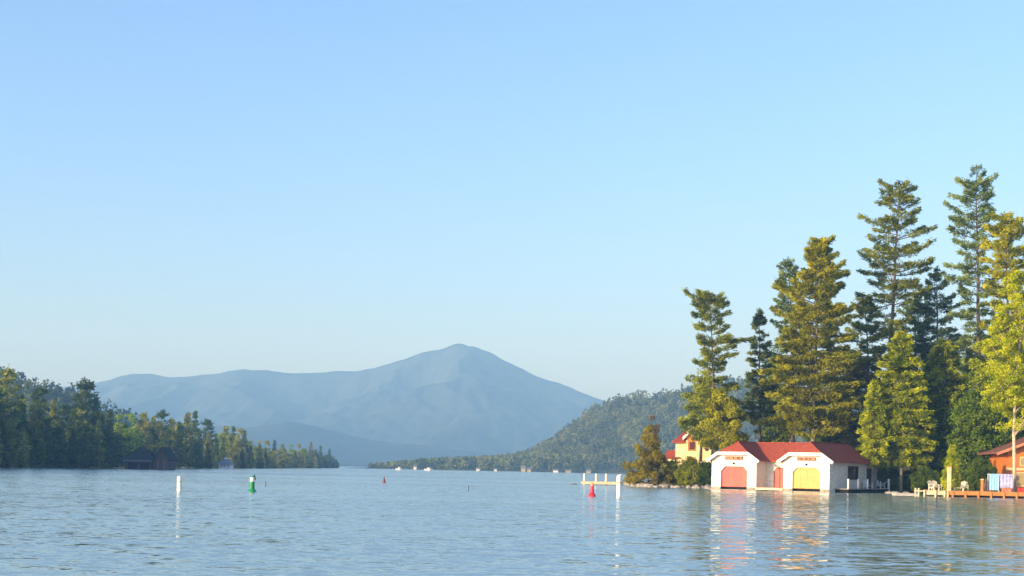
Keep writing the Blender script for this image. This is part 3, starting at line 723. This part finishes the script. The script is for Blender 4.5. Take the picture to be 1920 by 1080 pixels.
MB().box(7.0, 7.06, 2.80, 2.849, .3, 2.6).box(8.1, 8.15, 2.8, 2.849, 1.2, 1.35).build('door_handle', M['maroon'], dr)
MB().box(5.5, 8.77, -.2, 2.69, .1, .36).build('landing', M['deck_cream'], bh)
# right side wall
wn = MB()
for a, b, c, d in ((5.2,5.35,1.45,2.95),(8.05,8.2,1.45,2.95),(5.35,8.05,2.8,2.95),(5.35,8.05,1.45,1.58),(6.62,6.78,1.58,2.8)): wn.box(14.103, 14.17, a, b, c, d)
wn_ = wn.build('window', M['maroon'], bh)
MB().box(14.103, 14.12, 5.35, 8.05, 1.58, 2.8).build('pane', M['glass'], wn_)
sd = MB().box(14.103, 14.15, 10.8, 12.3, .5, 2.75).build('door', M['maroon'], bh); tag(sd, 'maroon door in the shaded side wall')
MB().box(14.153, 14.19, 12.0, 12.1, 1.5, 1.6).build('door_handle', M['gold'], sd)
MB().box(14.103, 14.14, 10.6, 10.797, .5, 2.9).box(14.103, 14.14, 12.303, 12.5, .5, 2.9).box(14.103, 14.14, 10.6, 12.5, 2.903, 3.03).build('door_frame', M['white'], bh)
sk = MB(); sk.box(14.11, 15.7, 1.6, 14.2, .38, .46)
sk.build('side_deck', M['stone_base'], bh)
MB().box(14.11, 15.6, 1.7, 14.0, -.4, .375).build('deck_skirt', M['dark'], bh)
for yy in (1.9, 4.8, 7.6):
    MB().tube([(15.5,yy,.465),(15.5,yy,1.45)], [.10,.10], 10).lathe([(.13,1.451),(.13,1.49),(.02,1.55)], 10, 15.5, yy).build('deck_post', M['white'], bh)
MB().tube([(15.6,14.0,-.3),(15.6,14.0,1.6)], [.13,.13], 10).build('piling', M['white_chair'], bh)
MB().bar((15.5,11.6,.9),(15.5,13.9,1.3),.05,.06).bar((15.5,11.6,.465),(15.5,11.6,1.3),.07,.07).bar((15.5,11.6,.5),(15.5,13.9,.5),.05,.06).build('handrail', M['white_chair'], bh)

# ------------------------------------------------------------------ adirondack style chairs
def chair(loc, rz, m, label, group=None):
    e = empty('garden_chair', loc, rz, label, 'chair', group)
    MB().bar((-.3,-.35,.36),(-.3,.35,.24),.04,.1).bar((.3,-.35,.36),(.3,.35,.24),.04,.1).build('seat_frame', m, e)
    s = MB()
    for k in range(6): s.box(-.3, .3, -.36+k*.11, -.27+k*.11, .385-k*.02, .405-k*.02)
    s.build('seat', m, e)
    b = MB()
    for k in range(5): x = -.24+k*.12; b.bar((x,.26,.28),(x*1.15,.58,1.02-abs(k-2)*.06),.1,.02)
    b.build('backrest', m, e)
    for x in (-.36,.36): MB().box(x-.07, x+.07, -.42, .40, .58, .605).build('armrest', m, e)
    for x in (-.36,.36):
        MB().box(x-.02, x+.02, -.38, -.28, 0, .578).build('leg', m, e); MB().box(x-.02, x+.02, .25, .35, 0, .578).build('leg', m, e)
    return e
def bl(x, y, z):   # boathouse local -> world
    return (22.8 + x*math.cos(A) + y*math.sin(A), 162 - x*math.sin(A) + y*math.cos(A), z)
chair(bl(14.9, 9.3, .465), -A+1.2, M['white_chair'], 'white garden chair left of the maroon side door')
chair(bl(14.9, 13.2, .465), -A+1.2, M['white_chair'], 'white garden chair right of the maroon side door')

# ------------------------------------------------------------------ pale dock
Yd = 186.0; a = P(1090, 905, Yd); b = P(1194, 905, Yd); sd_ = Yd/F
dz0 = .42
dck = empty('dock', ((a.x+b.x)/2, Yd, 0), 0, 'pale wooden dock with white posts at the left tip of the peninsula', 'dock')
hwd = (b.x-a.x)/2
d = MB(); n = 34
for i in range(n): x = -hwd + i*2*hwd/n; d.box(x, x+2*hwd/n-.02, -1.1, 1.1, dz0, dz0+.05)
d.build('deck', M['deck_cream'], dck)
MB().box(-hwd, hwd, -1.12, -1.04, dz0-.30, dz0-.002).box(-hwd, hwd, 1.04, 1.12, dz0-.30, dz0-.002).build('fascia', M['deck_cream'], dck)
for px in (1097, 1119, 1138, 1163, 1186):
    x = (px-960)/F*Yd - (a.x+b.x)/2
    MB().tube([(x,1.25 if px != 1163 else -1.25,-.6),(x,1.25 if px != 1163 else -1.25,1.38)], [.13,.13], 12).lathe([(.16,1.381),(.16,1.43),(.03,1.52)], 12, x, 1.25 if px != 1163 else -1.25).build('post', M['white'], dck)

# ------------------------------------------------------------------ buoys
def buoy(name, px, base, top, prof, m, label, band=None, extra=None):
    Y = wY(px, base); x = (px-960)/F*Y; H = (base-top)/F*Y
    e = empty(name, (x, Y, 0), 0, label, 'buoy')
    pr_ = [(r, -.25 if z == 0 else z*H) for r, z in prof]
    MB().lathe(pr_, 20).build('body', m, e, smooth=False)
    if band:
        for nm, z0, z1, r, bm_ in band: MB().lathe([(r, z0*H), (r, z1*H)], 20).build(nm, bm_, e)
    return e
orange = mat('orange_band_paint', (.75,.42,.18), None, 4, .5)
buoy('spar_buoy', 337, 921, 892, [(.15,0),(.155,.05),(.155,.9),(.12,.97),(.05,1.0)], M['buoy_white'], 'white spar buoy near the left bank', [('band', .60,.66,.158, orange)])
buoy('spar_buoy', 1161, 932, 890, [(.165,0),(.17,.05),(.17,.92),(.14,.97),(.06,1.0)], M['buoy_white'], 'tall white spar buoy in front of the pale dock', [('band', .62,.67,.173, orange)])
buoy('channel_buoy', 473.5, 922, 893, [(.30,0),(.30,.06),(.20,.14),(.17,.2),(.16,.62),(.15,.64),(.15,.95),(.10,1.0)], M['buoy_green'], 'green channel buoy with its highlight built as a white upper band', [('band', .66,.93,.153, M['white'])])  # white band paints in the highlight on the upper part
buoy('channel_buoy', 1111, 931, 906, [(.27,0),(.28,.10),(.16,.28),(.12,.5),(.10,.9),(.05,1.0)], M['buoy_red'], 'red cone shaped channel buoy in front of the pale dock', [('band', .80,.93,.108, orange)])
buoy('channel_buoy', 477, 899, 889, [(.16,0),(.22,.1),(.16,.5),(.02,1.0)], M['buoy_dgreen'], 'small dark green cone buoy just behind the green channel buoy')
buoy('channel_buoy', 720.5, 905, 893.5, [(.18,0),(.2,.1),(.12,.55),(.03,1.0)], M['buoy_maroon'], 'small dark maroon cone buoy in open water')
buoy('spar_buoy', 878.5, 919.5, 910, [(.06,0),(.06,.9),(.03,1.0)], M['grey'], 'tiny grey spar buoy in the middle of the channel')
buoy('spar_buoy', 498, 912, 901, [(.05,0),(.06,.6),(.03,1.0)], M['grey'], 'thin grey spar buoy right of the green channel buoy')

# ------------------------------------------------------------------ cottage behind the bushes
Yh = 194.0; sh = Yh/F
def cx(px): return (px-1300)*sh
def czz(py, px=1300): return CH + (hor(1300)-py)*sh*1.0
hx = (1300-960)/F*Yh
hz = gz(hx, Yh)
ct = empty('cottage', (hx, Yh, 0), math.radians(-12), 'cream cottage with a timbered gable and low red roof half hidden by bushes', 'cottage')
MB().box(cx(1266), cx(1338), 0, 6, hz-1, czz(828)).build('wall', M['stucco'], ct)
MB().prism([(cx(1259),-.5,czz(829)),(cx(1345),-.5,czz(829)),(cx(1328),3,czz(806)),(cx(1280),3,czz(806))], (0,0,-.15)).prism([(cx(1259),6.5,czz(829)),(cx(1345),6.5,czz(829)),(cx(1328),3,czz(806)),(cx(1280),3,czz(806))], (0,0,-.15)).build('roof', M['roof_red'], ct)
MB().prism([(cx(1286),-.9,hz-1),(cx(1312),-.9,hz-1),(cx(1312),-.9,czz(826)),(cx(1299),-.9,czz(808)),(cx(1286),-.9,czz(826))], (0,.88,0)).build('gable', M['amber'], ct)
MB().prism([(cx(1280),-1.3,czz(820)),(cx(1298.5),-1.3,czz(802)),(cx(1298.5),-1.3,czz(807)),(cx(1281),-1.3,czz(826))], (0,1.6,0)).prism([(cx(1299),-1.3,czz(802)),(cx(1317),-1.3,czz(826)),(cx(1314),-1.3,czz(830)),(cx(1299),-1.3,czz(807))], (0,1.6,0)).build('bargeboard', M['white'], ct)
MB().box(cx(1287), cx(1290), -.95, -.903, hz, czz(826)).box(cx(1306), cx(1312), -.95, -.903, hz, czz(828)).box(cx(1290), cx(1306), -.95, -.903, czz(857), czz(846)).build('timber_frame', M['stucco'], ct)
wq = MB().box(cx(1293), cx(1303), -.94, -.903, czz(843), czz(829)).build('window', M['maroon'], ct)
MB().prism([(cx(1243),-.6,czz(861)),(cx(1275),-.6,czz(861)),(cx(1275),2.2,czz(844)),(cx(1248),2.2,czz(844))], (0,0,-.12)).build('porch_roof', M['roof_red'], ct)
MB().box(cx(1246), cx(1278), -.7, -.6, czz(866), czz(861.5)).build('porch_fascia', M['stucco'], ct)
MB().box(cx(1248), cx(1275), 0, 2.2, hz-1.2, czz(864)).build('porch_wall', M['stucco'], ct)
dm_ = MB().prism([(cx(1317),-.6,czz(870)),(cx(1333),-.6,czz(870)),(cx(1333),-.6,czz(836)),(cx(1325),-.6,czz(828)),(cx(1317),-.6,czz(836))], (0,.58,0)).build('bay', M['stucco'], ct)
MB().lathe([(.28,0),(.28,.03)], 14).build('round_window', M['maroon'], dm_, loc=None).matrix_local = Matrix.Translation((cx(1325), -.605, czz(842))) @ Matrix.Rotation(math.pi/2, 4, 'X')
MB().box(cx(1296), cx(1330), -1.6, -1.5, czz(871), czz(866)).box(cx(1300), cx(1302), -1.6, -1.5, hz-.8, czz(871)).box(cx(1326), cx(1328), -1.6, -1.5, hz-.8, czz(871)).build('porch_rail', M['stucco'], ct)

# ------------------------------------------------------------------ right hand deck, cabin and furniture
Yo = 139.0; so_ = Yo/F
def ox(px): return (px-960)/F*Yo
def oz(py, px=1850): return CH + (hor(px)-py)*so_
dk0 = empty('deck', (ox(1850), Yo, 0), 0, 'long orange stained waterside deck in front of the orange cabin', 'deck')
d = MB(); x0, x1 = ox(1781)-ox(1850), ox(1990)-ox(1850); n = 46; top = oz(922)
for i in range(n): x = x0 + (x1-x0)*i/n; d.box(x, x+(x1-x0)/n-.02, 0, 9, top-.05, top)
d.build('deck_boards', M['deck_orange'], dk0)
MB().box(x0, x1, -.06, -.002, top-.38, top-.003).build('fascia', M['deck_orange'], dk0)
for k in range(9): MB().box(x0+.2+k*1.25, x0+.38+k*1.25, -.14, -.063, -.5, top-.05).build('pile', M['deck_orange'], dk0)
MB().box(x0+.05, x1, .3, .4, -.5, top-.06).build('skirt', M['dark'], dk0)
# small cream landing left of the deck
ld = empty('landing', (ox(1752), Yo+.8, 0), 0, 'small cream landing stage with short posts left of the orange deck', 'landing')
lx0, lx1 = ox(1737)-ox(1752), ox(1779)-ox(1752)
l = MB(); n = 12
for i in range(n): x = lx0 + (lx1-lx0)*i/n; l.box(x, x+(lx1-lx0)/n-.02, 0, 3, .52, .57)
l.build('deck_boards', M['deck_cream'], ld)
MB().box(lx0, lx1, -.06, -.002, .18, .515).build('fascia', M['deck_cream'], ld)
for px in (1725, 1731, 1738, 1759, 1776):
    x = ox(px)-ox(1752); MB().tube([(x,-.12 if px > 1735 else .6,-.4),(x,-.12 if px > 1735 else .6,.80 if px < 1735 else .62)], [.09,.09], 8).build('post', M['deck_cream'], ld)
MB().bar((ox(1723)-ox(1752),.6,.5),(lx0+.05,.6,.5),.12,.12).build('brace', M['deck_cream'], ld)
chair((ox(1763), Yo+2.0, .575), .5, M['adk'], 'cream garden chair on the small landing stage, left of the brown post')
chair((ox(1772), Yo+2.7, .575), .2, M['adk'], 'cream garden chair on the landing stage, against the brown post')
chair((ox(1822), Yo+2.2, top), -.3, M['adk'], 'cream garden chair alone in the middle of the orange deck')
e = empty('mooring_post', (ox(1783.5), Yo+.6, 0), 0, 'tall brown square post at the left end of the orange deck', 'post')
MB().box(-.16, .16, -.16, .16, -.4, oz(877)).build('shaft', M['beam'], e); MB().box(-.19, .19, -.19, .19, oz(877)+.001, oz(877)+.07).build('cap', M['deck_orange'], e)
e = empty('short_post', (ox(1845), Yo+.5, top), 0, 'short orange post on the deck between the lone chair and the covered shape', 'post')
MB().box(-.1, .1, -.1, .1, 0, oz(900)-top).build('shaft', M['deck_orange'], e); MB().box(-.12, .12, -.12, .12, oz(900)-top+.001, oz(899)-top+.04).build('cap', M['beam'], e)
e = empty('low_bench', (ox(1806), Yo+1.2, top), 0, 'low pinkish cream bench on the deck left of the lone chair', 'bench')
MB().box(-.5, .5, -.2, .2, .28, .34).build('seat', M['adk'], e)
for x in (-.4, .4): MB().box(x-.04, x+.04, -.16, .16, 0, .278).build('leg', M['adk'], e)
e = empty('folded_umbrella', (ox(1859), Yo+1.5, top), 0, 'folded brown umbrella cover left of the pale blue towel', 'umbrella')
MB().lathe([(.16,.02),(.24,.25),(.22,.7),(.12,1.15),(.03,1.3)], 12).build('cover', M['brown_cloth'], e); MB().lathe([(.26,0),(.26,.02)], 12).build('base', M['stone_base'], e)
e = empty('towel_rack', (ox(1883), Yo+1.0, top), 0, 'white rack hung with towels in front of the cabin', 'rack')
rx0, rx1 = ox(1859)-ox(1883), ox(1907)-ox(1883); rt = oz(889)-top
MB().bar((rx0,0,rt),(rx1,0,rt),.06,.08).bar((rx0,0,0),(rx0,0,rt),.05,.05).bar((rx1,0,0),(rx1,0,rt),.05,.05).bar((-.15,0,0),(-.15,0,rt),.05,.05).build('rail', M['white'], e)
def cloth(name, a, b, z0, m, label, cat):
    n = 14; v = []; f = []
    for i in range(n+1):
        x = a+(b-a)*i/n; y = -.08 + .05*math.sin(i*1.7)
        v += [(x,y,z0+.02*math.sin(i)),(x,-.055,rt+.05),(x,.055,rt+.05),(x,.09-.04*math.sin(i*1.3),z0+.15)]
    for i in range(n):
        for k in range(3): q = i*4+k; f.append((q,q+4,q+5,q+1))
    o = MB().raw(v, f).build(name, m, None, True, (ox(1883), Yo+1.0, top)); return tag(o, label, cat)
cloth('towel', rx0+.12, -.2, .15, M['blue_cloth'], 'pale blue towel hanging from the white rack', 'towel')
cloth('towel', -.08, rx1-.1, .35, M['lav_cloth'], 'lavender patterned towel hanging from the white rack', 'towel')
e = empty('storage_box', (ox(1893), Yo+.55, top), 0, 'low orange pink box under the lavender towel', 'box')
MB().box(-.5, .35, -.2, .2, 0, .36).build('body', M['rake'], e); MB().box(-.53, .38, -.23, .23, .362, .42).build('lid', M['rake'], e)
e = empty('cooler', (ox(1919), Yo+.6, top), 0, 'red cooler at the right edge of the frame', 'cooler')
MB().box(-.25, .35, -.2, .2, 0, .36).build('body', M['red_plastic'], e); MB().box(-.27, .37, -.22, .22, .362, .43).build('lid', M['red_plastic'], e)
# grey float
Yg = wY(1702, 931.5); gx = (1702-960)/F*Yg
e = empty('float', (gx, Yg+.8, 0), 0, 'low grey float lying on the water right of the boathouse', 'float')
MB().box(-1.05, 1.05, -.7, .7, .08, .30).build('hull', M['float_grey'], e); MB().box(-1.08, 1.08, -.73, .73, .303, .34).build('top', M['float_grey'], e)
# cabin
Yq = 149.0; sq_ = Yq/F
def qx(px): return (px-1888)*sq_
def qz(py): return CH + (hor(1900)-py)*sq_
cb = empty('cabin', ((1888-960)/F*Yq, Yq, 0), math.radians(-6), 'orange timber cabin with a low gable roof at the right edge', 'cabin')
xr = qx(1888)+9.0; xm = xr/2; ez = qz(849); slp = .40
rz = ez + (xm+1.2)*slp
MB().prism([(0,0,0),(xr,0,0),(xr,0,ez+1.0*slp-.2),(xm,0,rz-.25),(0,0,ez+1.0*slp-.2)], (0,8,0)).build('wall', M['cabin'], cb)
MB().prism([(-1.2,-.9,ez),(xm,-.9,rz),(xm,8.6,rz),(-1.2,8.6,ez)], (0,0,-.14)).prism([(xr+1.2,-.9,ez),(xm,-.9,rz),(xm,8.6,rz),(xr+1.2,8.6,ez)], (0,0,-.14)).build('roof', M['cabin_roof'], cb)
MB().prism([(-1.25,-.98,ez-.02),(xm,-.98,rz+.03),(xm,-.98,rz-.30),(-1.25,-.98,ez-.32)], (0,.07,0)).prism([(xr+1.25,-.98,ez-.02),(xm,-.98,rz+.03),(xm,-.98,rz-.3),(xr+1.25,-.98,ez-.32)], (0,.07,0)).build('rake_board', M['rake'], cb)
MB().box(-.1, xr+.1, -.14, -.003, qz(882), qz(877)).build('beam', M['beam'], cb)
MB().box(-.06, .14, -.08, -.003, .4, qz(882)-.003).build('corner_post', M['rake'], cb)
for (a0, a1, b0, b1) in ((1911,1945,856,874),(1904,1940,885,912)):
    fz = MB(); X0, X1, Z0, Z1 = qx(a0), qx(a1), qz(b1), qz(b0)
    fz.box(X0,X0+.1,-.06,-.004,Z0,Z1).box(X1-.1,X1,-.06,-.004,Z0,Z1).box(X0+.1,X1-.1,-.06,-.004,Z1-.1,Z1).box(X0+.1,X1-.1,-.06,-.004,Z0,Z0+.1).box((X0+X1)/2-.04,(X0+X1)/2+.04,-.055,-.004,Z0+.1,Z1-.1)
    o = fz.build('window', M['beam'], cb)
    MB().box(X0+.1, X1-.1, -.03, -.006, Z0+.1, Z1-.1).build('pane', mat('tan_window_blind', (.45,.34,.16), (.30,.22,.10), 3, .3), o)

# ------------------------------------------------------------------ left bank buildings
Yl = 338.0; sl_ = Yl/F
def lx(px): return (px-270)*sl_
def lz(py): return CH + (hor(270)-py)*sl_
lb = empty('boathouse', ((270-960)/F*Yl, Yl, 0), 0, 'dark brown boathouse with a broad roof and a steep side gable on the left bank', 'boathouse')
MB().box(lx(234), lx(284), 0, 8, -.5, lz(862)).prism([(lx(292),-1,-.5),(lx(316),-1,-.5),(lx(316),-1,lz(857)),(lx(304),-1,lz(842)),(lx(292),-1,lz(857))], (0,8,0)).box(lx(284), lx(292), .6, 7, -.5, lz(860)).build('wall', M['dk_wall'], lb)
MB().prism([(lx(226),-.8,lz(863)),(lx(290),-.8,lz(863)),(lx(276),2,lz(849)),(lx(262),4,lz(838)),(lx(252),4,lz(838)),(lx(240),2,lz(849))], (0,0,-.2)).prism([(lx(226),8.5,lz(863)),(lx(290),8.5,lz(863)),(lx(262),4,lz(838)),(lx(252),4,lz(838))], (0,0,-.2)).prism([(lx(226),-.8,lz(863)),(lx(240),2,lz(849)),(lx(252),4,lz(838)),(lx(226),8.5,lz(863))],(0,0,-.2)).build('roof', M['dk_roof'], lb)
MB().prism([(lx(288),-1.4,lz(861)),(lx(304),-1.4,lz(837)),(lx(304),-1.4,lz(841)),(lx(290),-1.4,lz(862))], (0,9,0)).prism([(lx(320),-1.4,lz(861)),(lx(304),-1.4,lz(837)),(lx(304),-1.4,lz(841)),(lx(318),-1.4,lz(862))], (0,9,0)).build('gable_roof', M['dk_roof'], lb)
MB().box(lx(232), lx(286), -.85, -.8, lz(865.5), lz(863)).build('eave_board', mat('greyish_eave', (.16,.14,.13), None, 1, .8), lb)
MB().box(lx(297), lx(300), -1.05, -1.003, -.2, lz(862)).box(lx(308), lx(312), -1.05, -1.003, -.2, lz(862)).build('door', mat('brown_slip_door', (.14,.10,.085), None, 1, .8), lb)
MB().box(lx(240), lx(258), -.05, -.003, -.3, lz(868)).box(lx(262), lx(280), -.05, -.003, -.3, lz(868)).build('boat_slip', M['dark'], lb)
Yw = 470.0; sw = Yw/F
def wx_(px): return (px-420)*sw
def wz(py): return CH + (hor(420)-py)*sw
wb = empty('boathouse', ((420-960)/F*Yw, Yw, 0), 0, 'small white boathouse with a grey hipped roof on the left bank', 'boathouse')
MB().box(wx_(410), wx_(432), 0, 5, -.4, wz(870)).build('wall', M['white'], wb)
MB().prism([(wx_(407),-.5,wz(870)),(wx_(435),-.5,wz(870)),(wx_(425),2.5,wz(860)),(wx_(417),2.5,wz(860))], (0,0,-.15)).prism([(wx_(407),5.5,wz(870)),(wx_(435),5.5,wz(870)),(wx_(425),2.5,wz(860)),(wx_(417),2.5,wz(860))], (0,0,-.15)).prism([(wx_(407),-.5,wz(870)),(wx_(417),2.5,wz(860)),(wx_(407),5.5,wz(870))],(0,0,-.15)).prism([(wx_(435),-.5,wz(870)),(wx_(425),2.5,wz(860)),(wx_(435),5.5,wz(870))],(0,0,-.15)).build('roof', M['grey_roof'], wb)
MB().box(wx_(418), wx_(424), 2.2, 2.8, wz(861), wz(858)).build('cupola', M['white'], wb)
for a0, a1 in ((413,417),(419,423),(426,430)): MB().box(wx_(a0), wx_(a1), -.05, -.003, wz(875), wz(872.3)).build('window', M['grey'], wb)

# ------------------------------------------------------------------ far shore cottages and boats
def far_house(px, base, w_px, h_px, mw, mr2, label):
    Y = 1018.0; s = Y/F; x = (px-960)/F*Y
    w2 = w_px*s/2; z = .2
    e = empty('far_cottage', (x, Y, z), 0, label, 'cottage')
    H = h_px*s
    MB().box(-w2, w2, 0, 6, -.5, H*.6).build('wall', mw, e)
    MB().prism([(-w2-.4,-.5,H*.58),(w2+.4,-.5,H*.58),(w2+.4,3,H),(-w2-.4,3,H)], (0,0,-.2)).prism([(-w2-.4,6.5,H*.58),(w2+.4,6.5,H*.58),(w2+.4,3,H),(-w2-.4,3,H)], (0,0,-.2)).build('roof', mr2, e)
tanw = mat('tan_cottage_wall', (.44,.38,.22), None, .3, .8)
far_house(981, 885, 8, 11, tanw, M['grey_roof'], 'tan orange cottage at the foot of the hill across the lake')
far_house(992, 885, 7, 8, tanw, M['grey_roof'], 'smaller tan cottage just right of the tan orange one across the lake')
far_house(1042, 886, 9, 6, M['white'], M['grey_roof'], 'pale low boathouse on the far shore below the steep part of the hill')
far_house(1066, 886, 10, 6, tanw, M['grey_roof'], 'pale low boathouse on the far shore, the middle one of three')
far_house(1104, 887, 8, 6, tanw, M['grey_roof'], 'pale low boathouse on the far shore nearest the pale dock')
far_house(896, 883, 6, 6, M['white'], M['grey_roof'], 'tiny white shed on the far shore left of the tan cottages')
far_house(929, 884, 5, 5, M['white'], M['grey_roof'], 'tiny pale shed on the far shore nearest the tan cottages')
far_house(778, 876, 5, 8, M['white'], M['grey_roof'], 'white cottage in the trees of the low far shore between two boats')
def boat(px, Y, L, label):
    x = (px-960)/F*Y; e = empty('motorboat', (x, Y, 0), 0, label, 'boat', 'motorboats on the far water')
    h = [(-L/2,-.9,.0),(-L/2,.9,.0),(L*.25,.8,.0),(L/2,0,.25),(L*.25,-.8,.0)]; t = [(-L/2,-1,.9),(-L/2,1,.9),(L*.25,1,1.0),(L*.55,0,1.2),(L*.25,-1,1.0)]
    MB().raw(h+t, [(0,1,2,3,4),(9,8,7,6,5)]+[(i,(i+1)%5,(i+1)%5+5,i+5) for i in range(5)]).build('hull', M['white'], e)
    MB().prism([(-L*.15,-.7,.95),(L*.2,-.7,.95),(L*.08,-.7,1.7),(-L*.12,-.7,1.7)], (0,1.4,0)).build('windscreen', M['white'], e)
boat(748, 760, 3.6, 'white motorboat left of the two near the low far shore')
boat(803, 800, 4.6, 'longer low white motorboat, right of the two near the low far shore')

# ------------------------------------------------------------------ haze
hm = bpy.data.materials.new('haze_air'); hm.use_nodes = True; n_ = hm.node_tree; n_.nodes.clear()
ho = n_.nodes.new('ShaderNodeOutputMaterial'); hv = n_.nodes.new('ShaderNodeVolumePrincipled')
hv.inputs['Color'].default_value = (.27, .57, 1.0, 1); hv.inputs['Absorption Color'].default_value = (.75, .75, .75, 1); hv.inputs['Density'].default_value = 2.8e-4; hv.inputs['Anisotropy'].default_value = 0.0
n_.links.new(hv.outputs[0], ho.inputs['Volume'])
tag(MB().box(-2700, 2700, -300, 6900, -2.5, 620).build('haze', hm), 'pale blue haze over the lake fading the far mountain', 'haze', kind='stuff')
